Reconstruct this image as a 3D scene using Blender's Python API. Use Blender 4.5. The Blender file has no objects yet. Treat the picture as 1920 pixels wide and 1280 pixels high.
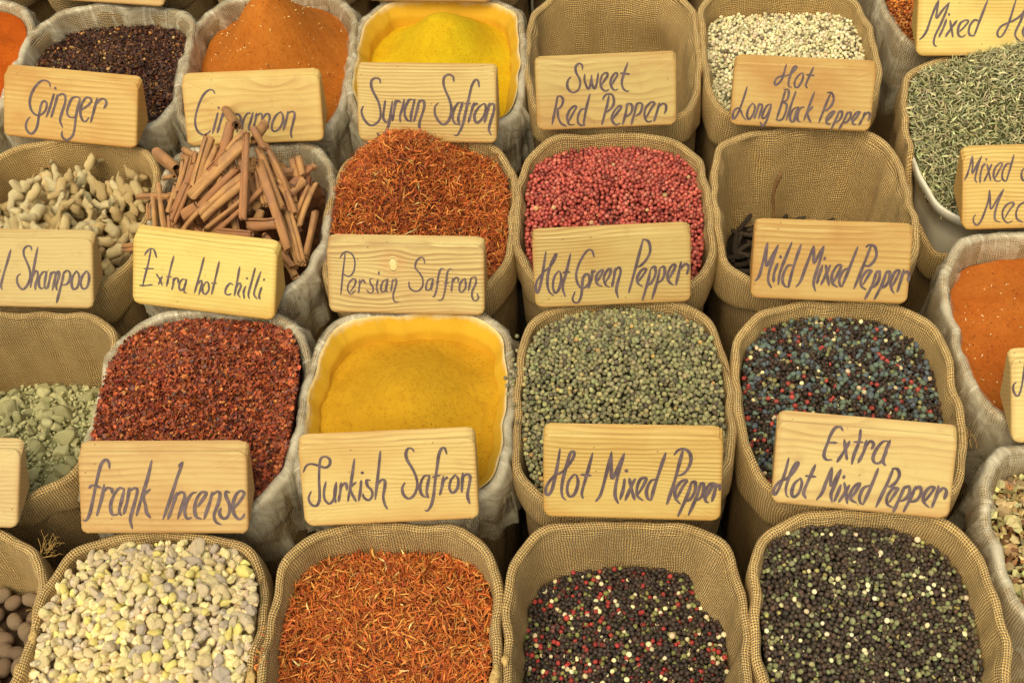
import bpy, bmesh, math, random
import numpy as np
from mathutils import Vector, Matrix

# ------------------------------------------------------------------ measured layout (metres)
CAM_LOC=[0.101, 0.0, 1.732]
CAM_ROT=[[0.997711, 0.015335, 0.065856], [0.025958, 0.812449, -0.582455], [-0.062437, 0.582831, 0.810191]]
CAM_LENS=43.125
SACKS={'A0': [-0.665, 0.5206, 0.2622, 0.2776], 'A1': [-0.4063, 0.5139, 0.2685, 0.2768], 'A2': [-0.139, 0.5231, 0.2711, 0.2803], 'A3': [0.1323, 0.5262, 0.2743, 0.2774], 'A4': [0.4039, 0.5415, 0.2707, 0.2775], 'A5': [0.6729, 0.641, 0.2603, 0.2472], 'B0': [-0.6593, 0.8365, 0.2759, 0.3009], 'B1': [-0.3991, 0.8239, 0.2767, 0.3152], 'B2': [-0.1335, 0.8221, 0.2686, 0.3107], 'B3': [0.1364, 0.8303, 0.274, 0.3139], 'B4': [0.41, 0.8314, 0.2704, 0.306], 'B5': [0.6818, 0.9297, 0.2574, 0.3155], 'C0': [-0.6711, 1.1556, 0.2853, 0.3108], 'C1': [-0.3974, 1.1435, 0.2652, 0.3078], 'C2': [-0.1382, 1.1392, 0.2724, 0.3031], 'C3': [0.1322, 1.1448, 0.2733, 0.3083], 'C4': [0.405, 1.1478, 0.2752, 0.3067], 'C5': [0.6871, 1.2723, 0.2749, 0.3265], 'D0': [-0.9525, 1.484, 0.2944, 0.3342], 'D1': [-0.6704, 1.4693, 0.2833, 0.3158], 'D2': [-0.4034, 1.4722, 0.2781, 0.336], 'D3': [-0.1334, 1.457, 0.2753, 0.3207], 'D4': [0.1378, 1.4697, 0.2709, 0.3303], 'D5': [0.4043, 1.4651, 0.2688, 0.3147], 'D6': [0.7008, 1.6203, 0.2957, 0.3336], 'E0': [-0.9937, 1.8203, 0.3029, 0.3144], 'E1': [-0.6995, 1.8117, 0.2955, 0.3099], 'E2': [-0.4129, 1.8067, 0.2839, 0.3124], 'E3': [-0.1344, 1.8016, 0.2771, 0.3147], 'E4': [0.1381, 1.8022, 0.2711, 0.3063], 'E5': [0.4086, 1.7866, 0.2729, 0.2981]}
BOARDS={'ginger': [-0.675, 1.2917, 0.462, -0.1611, 0.7574, -0.0012, 0.2163, 0.0963], 'cinnamon': [-0.3902, 1.2779, 0.462, 0.0153, 0.7192, -0.0005, 0.2048, 0.0958], 'syrian': [-0.1351, 1.2717, 0.462, -0.0574, 0.6306, -0.0024, 0.204, 0.1038], 'sweet': [0.1257, 1.2911, 0.462, 0.0213, 0.5856, -0.0014, 0.2029, 0.0969], 'hotlong': [0.3996, 1.2794, 0.462, -0.1234, 0.6522, 0.0066, 0.1974, 0.0902], 'mixedh': [0.7026, 1.4199, 0.462, -0.0291, 0.8619, -0.0125, 0.2316, 0.1078], 'mixeds': [0.6945, 1.085, 0.462, 0.0105, 0.8135, 0.001, 0.2052, 0.0995], 'shampoo': [-0.6745, 0.9825, 0.462, -0.0476, 0.8486, -0.0016, 0.2188, 0.0941], 'xchilli': [-0.4153, 0.9688, 0.462, -0.1645, 0.725, -0.0044, 0.2009, 0.0963], 'persian': [-0.1417, 0.959, 0.462, -0.0369, 0.6783, -0.0081, 0.2057, 0.0937], 'hotgreen': [0.1277, 0.9685, 0.462, 0.0318, 0.5917, -0.002, 0.2024, 0.0962], 'mild': [0.4024, 0.9684, 0.462, -0.0851, 0.694, 0.0091, 0.1971, 0.0938], 'frank': [-0.4034, 0.6432, 0.462, 0.004, 0.8712, -0.0089, 0.2016, 0.0978], 'turkish': [-0.1352, 0.6559, 0.462, 0.0611, 0.7194, -0.0169, 0.204, 0.0996], 'hotmixed': [0.1419, 0.6587, 0.462, -0.0386, 0.6172, 0.0036, 0.2025, 0.1051], 'xhot': [0.4002, 0.6675, 0.462, -0.1353, 0.7812, 0.0185, 0.1978, 0.0977], 'jsign': [0.6851, 0.7582, 0.462, 0.0225, 0.8583, 0.0063, 0.1933, 0.1003], 'blank': [-0.6847, 0.6557, 0.462, -0.0385, 0.9874, -0.0042, 0.2039, 0.0948], 'back1': [-0.6971, 1.6122, 0.462, -0.1585, 0.8293, 0.0036, 0.217, 0.1029], 'back3': [-0.1544, 1.5877, 0.462, -0.0728, 0.6088, -0.0007, 0.2059, 0.0972]}
LETTERS={
 'ginger':(4.25,"""-31.2,78.3 -33.4,84.9 -41.0,87.2 -49.0,83.7 -57.3,74.0 -63.0,62.1 -64.4,51.7 -62.1,42.8 -56.8,36.9 -50.4,35.1 -43.0,38.6 -38.3,44.6 -36.8,51.6 -38.2,56.1 -41.4,57.0 -45.0,53.3 -47.7,43.9 -49.7,33.4 -51.1,23.0 -54.4,13.6 -60.4,7.3 -66.1,8.6 -70.2,14.6 -69.9,22.1 -66.5,28.7 -63.4,31.2
-25.1,69.1 -28.9,56.8 -33.2,43.9 -37.7,33.3
-23.2,77.2
-19.4,68.4 -23.1,53.8 -29.6,33.9
-20.5,64.3 -14.5,69.3 -8.8,69.2 -6.7,64.2 -7.5,56.2 -11.9,43.3 -15.0,31.6 -12.8,25.0 -10.7,20.5
16.9,66.1 10.6,67.3 3.3,63.9 -1.2,54.4 -3.8,45.1 -1.6,38.4 4.7,36.6 8.4,38.1
16.9,66.1 13.3,52.1 10.3,38.2 9.1,25.6 6.6,12.8 1.3,5.5 -4.8,2.7 -10.0,5.7 -12.1,10.7 -11.1,15.4
19.1,49.2 25.1,53.1 32.2,59.3 35.1,64.7 30.5,68.3 25.6,66.8 19.8,58.3 17.3,46.8 19.7,36.7 24.3,32.5 28.5,35.1 30.9,38.7
44.2,68.8 40.0,53.1 34.3,32.2
41.6,58.9 46.9,65.0 52.9,68.3 58.0,65.9 58.3,60.2 54.9,54.3"""),
 'cinnamon':(3.68,"""-53.4,74.2 -55.7,79.1 -61.8,80.0 -70.6,73.4 -78.9,59.7 -84.8,44.7 -86.9,33.1 -84.7,22.5 -78.1,16.4 -70.7,17.3 -65.1,21.7
-51.7,47.2 -56.3,34.1 -62.8,17.0
-49.9,54.2
-43.7,47.5 -48.3,36.0 -55.5,17.8
-45.7,40.6 -39.5,46.1 -34.7,45.9 -34.3,38.9 -38.8,27.5 -42.7,20.7 -44.1,13.9 -43.0,8.6
-28.6,46.7 -31.4,33.0 -36.0,19.3
-28.1,42.1 -22.6,44.1 -18.6,39.3 -20.6,31.3 -24.4,24.6 -25.9,17.7
-2.8,44.3 -8.2,44.0 -14.5,35.7 -17.8,25.4 -15.6,19.0 -11.4,19.4
0.8,45.9 -3.8,34.0 -7.6,25.0 -7.8,19.3
5.6,44.5 2.8,33.7 -1.8,21.3
5.4,40.5 10.9,43.7 13.7,40.1 12.1,28.7 10.1,21.9
12.9,34.4 19.2,42.2 23.9,41.9 24.3,36.2 21.6,28.3 20.8,21.5
41.7,45.1 34.5,40.3 28.2,30.3 26.1,21.2 30.0,17.1 37.2,20.8 42.9,29.6 44.4,38.7 41.7,45.1
52.3,45.2 48.2,31.7 43.0,18.2
50.9,40.7 55.8,44.4 61.0,43.6 61.4,37.9 57.3,25.6 54.0,14.4 54.8,7.0"""),
 'syrian':(4.14,"""-66.5,84.0 -67.6,89.5 -73.4,91.2 -79.0,87.7 -80.1,79.9 -76.6,69.9 -70.9,58.8 -67.9,46.6 -68.4,34.4 -74.0,26.7 -81.9,23.3 -88.7,27.1 -93.9,35.3 -95.7,44.1 -92.9,50.8
-60.1,59.5 -62.3,47.8 -63.9,35.6 -61.0,29.0 -56.5,29.6 -52.6,39.0
-49.8,59.0 -52.6,42.4 -55.4,28.0 -59.3,16.9 -64.9,9.2 -70.0,8.0 -73.9,12.4
-45.3,60.2 -47.0,48.0 -50.9,29.7
-46.4,52.4 -42.5,59.1 -36.8,57.0
-32.2,62.0 -35.1,49.2 -39.0,38.1 -39.0,28.7
-18.6,61.0 -25.4,60.4 -31.1,49.2 -32.2,39.3 -28.8,32.1 -23.1,30.0
-16.9,62.2 -20.3,49.4 -23.1,38.3 -23.1,28.9
-10.6,60.6 -14.1,46.1 -19.2,29.5
-11.8,56.1 -6.7,60.6 -3.3,57.3 -4.4,47.3 -9.5,32.9 -11.3,24.0 -8.4,15.8
40.2,87.9 39.1,94.6 32.8,97.4 26.5,93.4 25.3,84.4 28.6,73.3 33.1,63.3 35.9,52.2 35.2,40.0 30.1,30.0 23.3,26.6 16.5,32.1 12.0,42.0 12.6,51.9 17.2,57.0
53.0,56.8 46.2,57.3 39.3,46.7 38.0,35.6 40.8,28.5 45.9,26.9
53.0,59.0 48.9,46.8 46.0,35.7 47.6,25.8
76.6,80.5 75.5,88.3 71.6,90.5 66.3,82.6 62.2,66.9 57.4,46.9 53.3,30.2 49.2,19.2 44.1,11.4 39.0,11.4
55.2,56.3 64.3,56.9
68.9,58.1 64.7,43.6 60.6,29.8
66.5,50.3 71.1,56.5 75.1,56.5
82.5,57.1 75.6,51.5 69.8,41.5 70.8,31.5 75.4,30.5 82.3,38.3 85.8,48.3 85.3,56.1 82.5,57.1
91.6,58.4 88.0,43.9 83.8,30.0
89.8,52.8 95.0,57.3 98.4,54.0 96.5,42.9 92.3,29.6 90.5,19.6 93.8,12.5"""),
 'sweet':(3.81,"""-33.1,85.0 -33.1,91.3 -37.7,93.8 -42.4,89.4 -41.9,81.3 -37.8,73.0 -36.7,64.9 -39.7,56.9 -46.7,53.2 -52.5,56.4 -55.4,63.4 -53.6,71.4 -49.5,75.3
-29.7,78.4 -30.3,70.4 -28.1,62.2 -25.2,57.5 -22.2,63.1 -19.8,76.8
-20.4,76.8 -19.9,65.3 -16.5,57.6 -13.0,65.0 -10.5,79.3
-7.2,61.3 -1.4,69.1 2.7,75.8 1.0,79.3 -4.8,76.1 -7.7,67.0 -6.1,57.8 -0.9,53.5 4.3,55.6
8.4,61.7 13.1,69.5 16.6,75.1 14.9,78.7 9.7,74.3 6.7,65.2 8.9,57.1 13.5,54.0 17.0,55.6
31.7,92.2 26.4,78.1 22.8,65.6 24.5,56.4 29.0,52.2 33.0,52.0
20.6,77.8 34.4,76.0
-69.5,49.0 -73.7,30.7 -79.1,8.4
-71.3,47.4 -66.0,48.9 -62.0,44.1 -63.8,36.0 -68.5,31.0 -71.4,31.7
-70.2,30.5 -69.7,19.0 -65.7,9.6 -58.2,5.2
-55.2,11.4 -48.1,23.8 -43.4,31.7 -45.7,34.1 -52.7,28.6 -56.9,18.4 -55.2,9.1 -51.2,6.7 -46.5,7.6
-22.9,50.4 -26.5,39.1 -30.7,22.0 -33.1,7.1 -30.8,5.9
-30.6,29.5 -36.5,28.0 -41.2,18.9 -41.2,9.7 -36.6,5.5 -32.0,5.9
-5.1,41.6 -1.5,47.2 4.2,49.2 9.4,46.7 11.1,38.6 8.7,30.7 1.1,23.5 -1.8,23.6
4.2,48.1 1.2,33.3 -2.9,19.7 -7.1,5.5
8.5,12.3 14.3,20.1 21.3,29.0 18.5,31.4 10.9,23.7 7.4,14.7 9.6,7.7 14.2,4.6 19.4,6.7
30.0,34.9 27.6,20.7 22.8,3.7
28.8,32.1 34.0,34.2 37.4,29.4 35.0,20.4 28.1,15.5
43.8,34.9 40.2,20.2 35.4,3.8
42.6,31.5 47.8,34.7 51.7,31.1 48.8,21.0 41.9,15.5
56.7,12.6 63.7,24.9 68.9,32.7 64.9,35.1 57.4,28.6 54.5,19.6 56.1,10.4 60.1,6.8 65.2,8.3
76.3,33.5 72.7,21.1 68.0,7.0
75.1,27.9 80.8,32.2 85.4,29.7 85.3,22.9 82.9,17.8"""),
 'hotlong':(3.48,"""-26.5,89.1 -29.1,74.3 -32.3,65.1 -37.9,59.7 -40.2,62.3 -38.6,68.0 -32.4,72.4 -24.5,73.4 -17.8,77.2 -12.8,83.2 -12.3,86.6 -15.1,86.4 -17.9,80.6 -20.0,71.5 -21.0,63.6 -19.8,58.6 -15.9,57.7
-4.3,78.1 -9.9,72.1 -12.6,64.1 -10.8,58.0 -6.3,59.5 -2.0,69.3 -2.1,77.1 -4.3,78.1
11.3,86.9 7.5,75.5 3.2,61.8 6.0,57.5
2.5,75.7 13.7,75.3
-78.1,55.3 -81.2,40.5 -85.0,25.6 -88.7,15.3 -92.6,9.4 -94.9,11.5 -93.4,20.6 -88.4,24.8 -84.9,22.3 -80.2,13.6 -75.6,8.3
-68.6,32.9 -73.6,24.2 -74.5,14.0 -71.0,9.8 -66.1,17.9 -64.6,28.1 -68.6,32.9
-59.0,33.0 -61.1,22.8 -64.3,10.8
-60.0,28.4 -56.1,32.1 -54.4,28.8 -56.5,18.6 -58.0,11.2
-42.0,33.0 -47.6,30.4 -52.0,21.1 -53.0,13.2 -49.6,12.9 -45.7,19.3 -42.5,30.7
-42.0,33.0 -44.1,19.5 -47.2,6.9 -51.7,1.6 -55.1,6.4
-24.3,53.2 -27.4,36.2 -32.7,11.3
-27.1,54.2 -20.9,54.0 -19.1,48.0 -20.7,40.0 -26.8,35.7
-26.8,35.7 -20.6,33.3 -21.0,23.3 -23.7,14.1 -28.1,10.5 -33.8,11.2
-9.6,52.5 -13.9,34.9 -19.2,11.1
-3.7,31.1 -10.4,27.3 -14.2,18.1 -12.4,10.5 -7.9,10.8 -4.7,21.0 -3.7,31.1
-5.4,27.7 -8.0,15.2 -7.4,9.7
4.7,31.1 -0.9,29.1 -4.1,18.8 -2.3,11.2 1.6,9.8
16.2,53.1 11.9,36.6 5.5,12.3
16.4,32.5 9.8,24.2 11.6,16.6 15.6,10.2
33.5,52.6 39.6,53.0 43.6,45.5 41.5,35.3 35.4,28.2 31.0,27.4
38.5,51.8 34.2,38.1 26.7,10.4
37.8,12.8 43.3,21.0 46.6,26.8 43.2,26.5 37.7,19.5 37.3,11.7 40.1,8.6 42.8,9.9
53.2,28.3 50.0,17.0 44.6,1.7
51.6,24.9 56.5,28.0 57.2,20.8 53.3,13.9 47.8,11.9
64.9,27.5 61.1,15.6 55.7,2.5
63.8,24.6 68.7,27.2 69.3,20.6 65.5,13.7 58.9,11.0
73.3,13.1 78.7,22.3 80.9,28.0 76.5,26.6 72.1,17.4 74.4,11.0 78.3,10.7
88.6,28.5 86.5,19.5 82.1,9.9
87.5,22.9 93.0,28.3 95.8,24.6 94.2,16.2"""),
 'mixedh':(3.78,"""-111.3,23.2 -105.8,28.7 -101.0,37.6 -96.0,54.5 -90.0,71.4 -86.2,80.3
-86.2,80.3 -87.5,67.9 -88.0,54.7 -79.7,66.3 -70.5,77.1
-70.5,77.1 -75.4,62.0 -82.3,44.2 -89.0,29.0 -90.7,19.2 -88.7,14.4 -86.1,13.5
-73.6,53.2 -77.1,41.6 -83.4,26.9
-70.2,59.9
-68.4,51.5 -66.1,40.1 -63.1,26.9
-58.2,51.3 -66.1,40.1 -74.1,27.5
-53.6,35.0 -47.1,42.2 -42.1,49.4 -45.1,51.6 -52.2,48.3 -56.0,40.3 -55.5,30.6 -50.3,27.1 -44.9,30.8
-15.5,80.8 -20.9,64.8 -26.8,47.1 -32.7,28.8
-26.7,49.7 -32.7,51.8 -38.7,45.1 -40.8,36.2 -38.8,30.0 -32.7,28.8
25.2,81.6 18.3,55.0 12.4,37.3 6.0,27.4 1.2,29.1 1.0,35.3 6.5,43.3 16.3,47.9 27.0,53.4 36.0,61.6 41.5,71.3 38.8,66.9 33.0,50.0 26.4,34.0 28.7,25.2 36.5,20.1 43.5,18.4
40.3,30.8 49.4,39.8 52.1,45.1 46.1,46.8 38.0,39.5 37.7,30.7 43.7,25.5 50.8,29.2"""),
 'mixeds':(2.87,"""-100.5,65.6 -97.0,72.5 -93.4,85.4 -90.8,96.4
-90.8,96.4 -90.1,87.2 -90.6,74.2 -84.7,85.2 -78.9,96.2
-78.9,96.2 -83.4,83.3 -86.0,72.3 -86.7,65.8 -84.5,61.6
-79.3,81.4 -74.6,85.9 -78.5,79.5 -80.2,69.4 -80.4,61.0
-72.8,91.4
-71.9,85.8 -69.5,75.6 -66.6,63.5
-65.5,85.7 -70.4,73.8 -75.3,62.8
-61.5,66.2 -56.7,75.4 -52.3,84.5 -55.4,86.0 -61.1,80.1 -63.2,70.9 -60.7,63.9 -56.1,62.4 -53.8,64.2
-37.3,96.6 -40.9,82.4 -46.5,62.2
-40.9,84.7 -46.4,84.4 -51.2,76.2 -51.9,66.9 -48.8,62.7 -46.1,62.6
-18.2,80.1 -21.9,79.2 -26.1,75.6 -27.2,69.2 -25.5,63.6 -22.4,61.7 -17.8,62.5
-85.4,19.8 -88.3,14.7 -86.7,8.1 -82.6,6.2 -77.8,12.6 -72.8,25.6 -69.2,38.5 -67.9,51.5
-67.9,51.5 -67.0,36.6 -65.4,26.4 -57.7,39.2 -49.6,52.1
-49.6,52.1 -57.0,33.7 -60.6,19.8 -59.4,11.4 -53.1,8.9
-47.4,13.9 -41.7,24.1 -36.4,31.4 -38.6,34.2 -45.1,31.6 -50.4,23.3 -49.7,14.0 -44.0,7.8 -37.5,10.0
-19.4,34.8 -23.1,33.9 -29.6,29.4 -33.1,20.2 -31.0,11.8 -23.8,7.9"""),
 'shampoo':(3.59,"""-4.2,77.4 -9.4,61.2 -15.5,43.3 -19.4,28.9 -17.8,23.6
24.8,76.8 23.8,81.3 20.0,82.6 14.5,78.5 13.7,71.3 16.7,63.3 20.7,53.5 22.3,43.7 20.2,34.8 15.7,27.6 11.1,24.4 6.4,27.5 3.4,34.6 4.2,41.7 8.8,45.3
33.6,80.9 30.2,67.0 26.4,49.1 21.8,26.8
24.7,40.2 29.2,49.1 32.5,47.4 32.2,40.3 29.1,31.3 28.8,24.2
45.0,48.4 39.5,47.5 35.0,40.3 33.8,31.4 36.2,26.1 40.9,27.0
45.5,49.3 42.9,38.6 41.7,29.7 43.7,25.3
51.5,48.5 49.0,37.8 45.5,25.7
50.7,44.0 55.2,48.5 57.6,45.9 55.5,35.2 52.5,24.0
56.3,40.5 60.8,49.1 62.7,46.0 60.1,36.1 58.0,29.9 59.0,24.1
69.1,48.7 66.6,37.1 62.3,21.9 58.0,7.2
68.3,46.0 72.8,50.5 77.5,47.9 77.2,39.9 73.2,32.7 66.8,30.9
86.7,50.7 81.3,42.6 79.6,33.7 81.7,26.2 87.2,28.5 90.2,38.3 89.6,46.3 86.7,50.7
100.5,50.8 94.2,42.8 92.1,33.9 95.5,26.8 101.0,29.5 104.0,39.3 103.4,47.3 100.5,50.8
-25.9,45.0 -19.9,49.5"""),
 'xchilli':(2.83,"""-83.4,67.2 -78.9,73.5 -73.6,77.0 -69.2,74.6 -66.2,65.6
-74.2,76.3 -77.9,56.1 -81.9,40.6 -85.3,25.6
-84.2,49.0 -69.7,50.6
-90.2,25.6 -83.5,25.8 -70.9,29.0
-66.2,44.0 -60.9,37.1 -57.5,29.3
-57.6,42.1 -63.0,29.9
-41.6,71.1 -46.1,53.8 -51.3,28.8
-52.1,42.1 -44.2,42.4
-41.7,41.5 -41.9,33.4 -43.8,25.0
-42.1,36.8 -38.1,41.9 -34.9,40.0 -35.3,35.3
-24.1,41.2 -29.5,40.6 -33.3,33.2 -32.3,26.3 -27.6,28.0 -23.2,36.6
-22.9,41.9 -25.4,32.9 -26.2,24.7 -22.5,23.4
0.6,74.0 -4.7,51.4 -11.7,24.6
-8.1,36.0 -3.0,42.4 -1.6,39.0 -5.5,23.0
4.9,42.1 -0.1,34.6 0.3,26.5 4.6,25.3 8.4,32.1 7.4,40.0 4.9,42.1
21.9,71.1 17.2,48.1 12.4,25.6
11.6,40.5 19.3,41.4
42.1,41.6 37.8,43.4 32.8,37.1 31.4,30.0 35.1,27.6 39.8,29.8
50.3,66.7 47.7,49.1 44.1,27.4
45.4,36.2 49.7,44.8 52.9,41.7 49.3,30.9 52.6,26.1
59.4,42.4 56.9,34.1 58.0,25.6
60.9,52.9
71.7,67.9 67.4,49.0 63.6,32.5 65.1,25.8
79.7,64.2 74.6,47.5 71.3,33.4 75.8,27.0
81.4,43.7 78.5,31.9 79.9,26.9
84.4,53.8"""),
 'persian':(2.57,"""-85.6,73.3 -81.2,79.8 -75.4,82.3 -68.4,77.7 -65.9,68.3 -67.9,56.5 -73.5,50.0 -79.3,51.1 -82.3,54.0
-78.3,79.9 -82.3,54.0 -86.2,24.7
-74.2,28.3 -67.5,37.7 -65.9,44.8 -70.0,45.9 -75.6,38.8 -76.6,30.6 -72.4,26.0 -66.2,31.9
-60.2,46.0 -61.1,36.6 -62.6,27.2
-60.6,39.0 -56.1,45.5 -53.1,40.2
-42.8,46.8 -46.8,46.2 -46.1,40.3 -43.1,35.6 -43.6,29.8 -47.6,28.0 -51.8,32.0
-36.4,46.3 -38.5,35.7 -36.6,27.5
-34.5,56.9 -35.2,52.8
-23.6,47.0 -29.4,44.0 -32.7,35.8 -31.4,29.9 -26.8,32.3 -23.5,41.7
-23.1,47.6 -26.3,35.8 -24.5,29.4
-16.7,47.1 -19.8,30.6
-17.8,43.0 -12.6,47.2 -12.5,40.7 -16.3,28.9 -16.7,20.7 -13.8,16.6 -10.3,17.4
25.5,68.3 24.3,74.8 20.1,76.2 14.4,70.5 13.4,62.2 18.1,56.4 22.4,48.1 22.0,38.7 17.4,32.8 11.6,31.5 5.1,36.2 4.3,44.4
36.4,48.9 30.0,47.1 26.6,38.8 27.3,33.5 32.5,35.3 36.5,43.6
36.4,48.3 33.1,37.6 34.3,33.5
50.8,62.1 46.2,61.4 42.8,50.7 40.7,36.6 37.4,25.9 34.5,24.7
39.4,43.6 44.1,44.3
62.0,60.4 57.9,62.2 54.5,55.6 52.4,40.2 49.1,24.8 45.1,20.1 42.1,20.7
50.0,42.6 56.4,43.2
61.6,49.8 59.5,32.0
60.5,42.7 65.1,50.4 68.7,49.9 68.7,45.1
77.5,50.0 71.7,44.0 70.1,34.5 73.6,31.6 78.2,38.1 78.1,47.6 77.5,50.0
85.7,51.2 81.8,33.4
85.1,50.1 91.0,51.9 91.7,44.2 87.1,33.5 86.7,25.2 90.2,20.5 94.9,24.1 93.1,30.0"""),
 'hotgreen':(3.82,"""-83.9,76.0 -87.0,59.2 -90.1,43.6 -94.4,26.9 -97.4,21.0 -99.1,27.1 -96.6,37.9 -88.3,48.4 -81.2,54.1 -75.3,61.0 -71.1,70.5 -72.2,71.2 -77.6,60.0 -82.5,45.7 -83.8,32.5 -81.6,21.5 -76.4,16.5
-69.0,49.3 -74.4,41.7 -76.9,29.8 -74.6,20.1 -69.4,24.6 -65.7,37.7 -66.7,47.4 -69.0,49.3
-52.5,72.0 -58.6,48.2 -64.1,28.0 -61.4,14.1
-63.8,47.3 -54.0,47.4
-22.6,66.3 -24.8,74.2 -29.9,75.7 -36.9,67.6 -43.5,54.7 -46.5,41.7 -44.4,30.8 -39.8,25.2 -34.1,26.8 -29.4,33.7 -29.8,41.5 -33.8,43.5 -37.9,37.7 -39.2,27.0 -40.5,16.3 -43.5,8.0 -48.2,5.2 -52.1,10.7 -48.5,20.8
-25.7,49.1 -26.4,39.6 -31.2,24.3
-26.4,43.2 -21.7,48.4
-19.0,33.3 -13.2,43.8 -12.0,48.5 -16.6,46.3 -20.7,39.3 -19.7,29.7 -13.4,26.5
-8.8,31.7 -2.9,42.1 -2.2,49.3 -6.8,47.1 -11.0,37.7 -8.8,28.1 -3.7,24.9
4.0,50.2 2.1,38.3 -0.9,24.8
2.8,45.5 8.6,51.1 10.8,45.1 7.2,32.2 4.7,20.4 6.8,9.6
40.2,87.0 34.9,67.7 28.9,45.5 20.5,16.2
40.2,87.0 46.9,83.7 49.0,71.8 44.9,61.3 38.0,53.3 32.3,50.0
33.2,31.0 40.1,40.2 43.6,47.2 37.9,46.2 32.1,37.0 32.6,28.7 38.7,23.7
49.2,46.9 45.5,30.5 37.8,4.8
49.2,46.9 54.3,50.2 55.2,40.7 51.1,30.3 44.9,24.6
60.9,47.5 57.3,30.0 50.2,6.1
60.9,47.5 66.0,49.7 67.0,41.4 63.5,32.1 57.3,27.6
72.4,32.9 79.3,45.5 80.5,51.4 76.0,50.4 70.8,38.8 72.3,29.4 77.8,24.4
88.3,55.1 84.7,39.4 81.1,23.7
87.6,45.1 93.2,51.9 97.6,48.2 95.2,37.8"""),
 'mild':(4.01,"""-93.3,22.9 -89.0,29.5 -85.9,43.6 -82.8,62.3 -81.0,73.4
-81.0,73.4 -81.6,57.7 -80.3,43.3 -74.4,55.8 -67.4,71.3
-67.4,71.3 -72.7,52.4 -76.9,33.6 -76.7,23.1 -72.2,15.1
-66.5,47.5 -70.2,33.9 -70.1,22.2
-63.5,55.8
-50.7,75.2 -56.6,56.8 -63.0,34.2 -63.9,19.6
-38.9,72.9 -43.7,55.1 -48.4,33.8 -51.0,16.1
-47.5,45.5 -54.2,44.0 -58.5,33.3 -58.9,23.9 -55.0,17.7 -51.0,17.3
-41.5,17.7 -36.5,25.0 -31.7,41.7 -26.3,60.7 -23.1,71.5
-23.1,71.5 -22.3,59.8 -21.1,49.2 -16.1,60.1 -10.6,71.6
-10.6,71.6 -14.3,51.9 -19.1,30.5 -19.5,21.1 -16.6,13.0
-10.3,47.4 -13.5,34.3 -15.6,23.0
-8.4,55.8
-6.3,47.6 -3.8,34.8 -0.2,20.8
-0.6,47.9 -5.5,34.7 -10.4,21.5
4.9,25.7 10.4,39.0 12.6,47.4 8.0,47.2 2.5,36.3 3.8,24.5 10.2,19.5
31.2,72.1 25.2,51.6 15.9,20.3
22.4,45.0 15.6,40.5 11.7,29.6 13.6,21.4 16.5,21.0
41.0,72.1 45.6,75.3 52.0,73.3 55.1,63.9 52.9,55.4 47.2,48.6 41.4,48.9
47.4,74.2 41.3,52.5 35.9,34.3 30.9,18.0
41.8,23.9 47.4,36.1 50.2,42.2 45.0,41.9 39.4,32.1 39.5,22.6 46.0,17.5
57.2,42.5 53.4,24.4 45.6,5.0
55.5,38.9 60.7,42.1 60.9,32.0 57.0,23.4 51.2,19.6
69.5,43.1 65.1,25.0 57.3,5.5
67.8,39.5 73.0,42.1 73.2,32.5 69.8,24.0 62.9,20.1
78.1,23.2 83.7,37.8 84.7,43.9 80.1,42.5 75.6,30.3 77.5,19.6 81.2,14.3
90.0,45.4 87.9,32.0 84.7,16.3
89.0,39.3 94.2,43.2 97.2,39.7 96.8,30.1"""),
 'frank':(4.19,"""-62.4,77.9 -63.1,85.4 -66.6,88.3 -71.7,83.8 -75.6,72.9 -79.9,57.0 -84.2,39.8 -88.6,23.9 -93.0,16.5 -97.1,17.1
-88.0,54.8 -83.4,58.1 -73.5,55.2
-69.6,59.1 -72.8,44.3 -79.9,22.0
-71.7,50.0 -66.0,55.1 -60.8,53.3 -60.7,48.7
-45.8,53.1 -51.0,54.9 -57.8,47.5 -62.8,35.0 -62.0,24.7 -58.5,22.9 -52.8,24.5
-45.8,53.1 -49.6,39.4 -52.9,28.0 -50.4,22.2
-39.5,55.3 -42.7,39.3 -47.6,23.9
-40.0,50.7 -33.7,54.7 -30.2,51.7 -33.4,39.2 -38.3,24.3 -39.9,16.3 -38.0,6.6
-11.7,87.1 -17.7,65.4 -25.4,43.7 -32.5,22.0
-14.6,53.3 -23.1,45.9 -21.2,34.4 -19.9,25.2 -15.7,19.4
24.9,85.5 23.8,81.5 17.1,64.9 9.4,43.2 -0.6,18.1
20.3,79.8 24.3,84.4
16.8,49.4 11.8,35.1 5.2,18.0
15.7,45.4 22.0,49.9 26.1,46.4 23.4,36.1 16.8,18.4
40.0,49.7 34.2,47.5 28.0,38.4 25.3,26.9 27.8,18.8 33.6,19.9
40.9,32.5 47.7,41.6 51.7,48.4 46.4,49.6 40.7,42.8 37.4,31.3 38.8,21.0 45.2,18.0
59.2,50.0 54.8,35.7 48.1,18.0
58.7,46.0 65.0,50.5 68.0,47.0 65.3,35.6 60.2,23.0 62.1,14.9 68.0,11.4
79.6,49.2 75.5,50.4 75.0,44.7 78.6,35.4 78.2,25.1 73.7,18.8 68.4,20.6 66.6,26.4 68.8,30.9
84.0,30.7 90.8,38.7 96.5,47.8 92.9,51.3 87.2,46.8 83.3,36.5 83.5,25.0 88.8,18.0 93.5,19.7 96.3,24.2"""),
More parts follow.
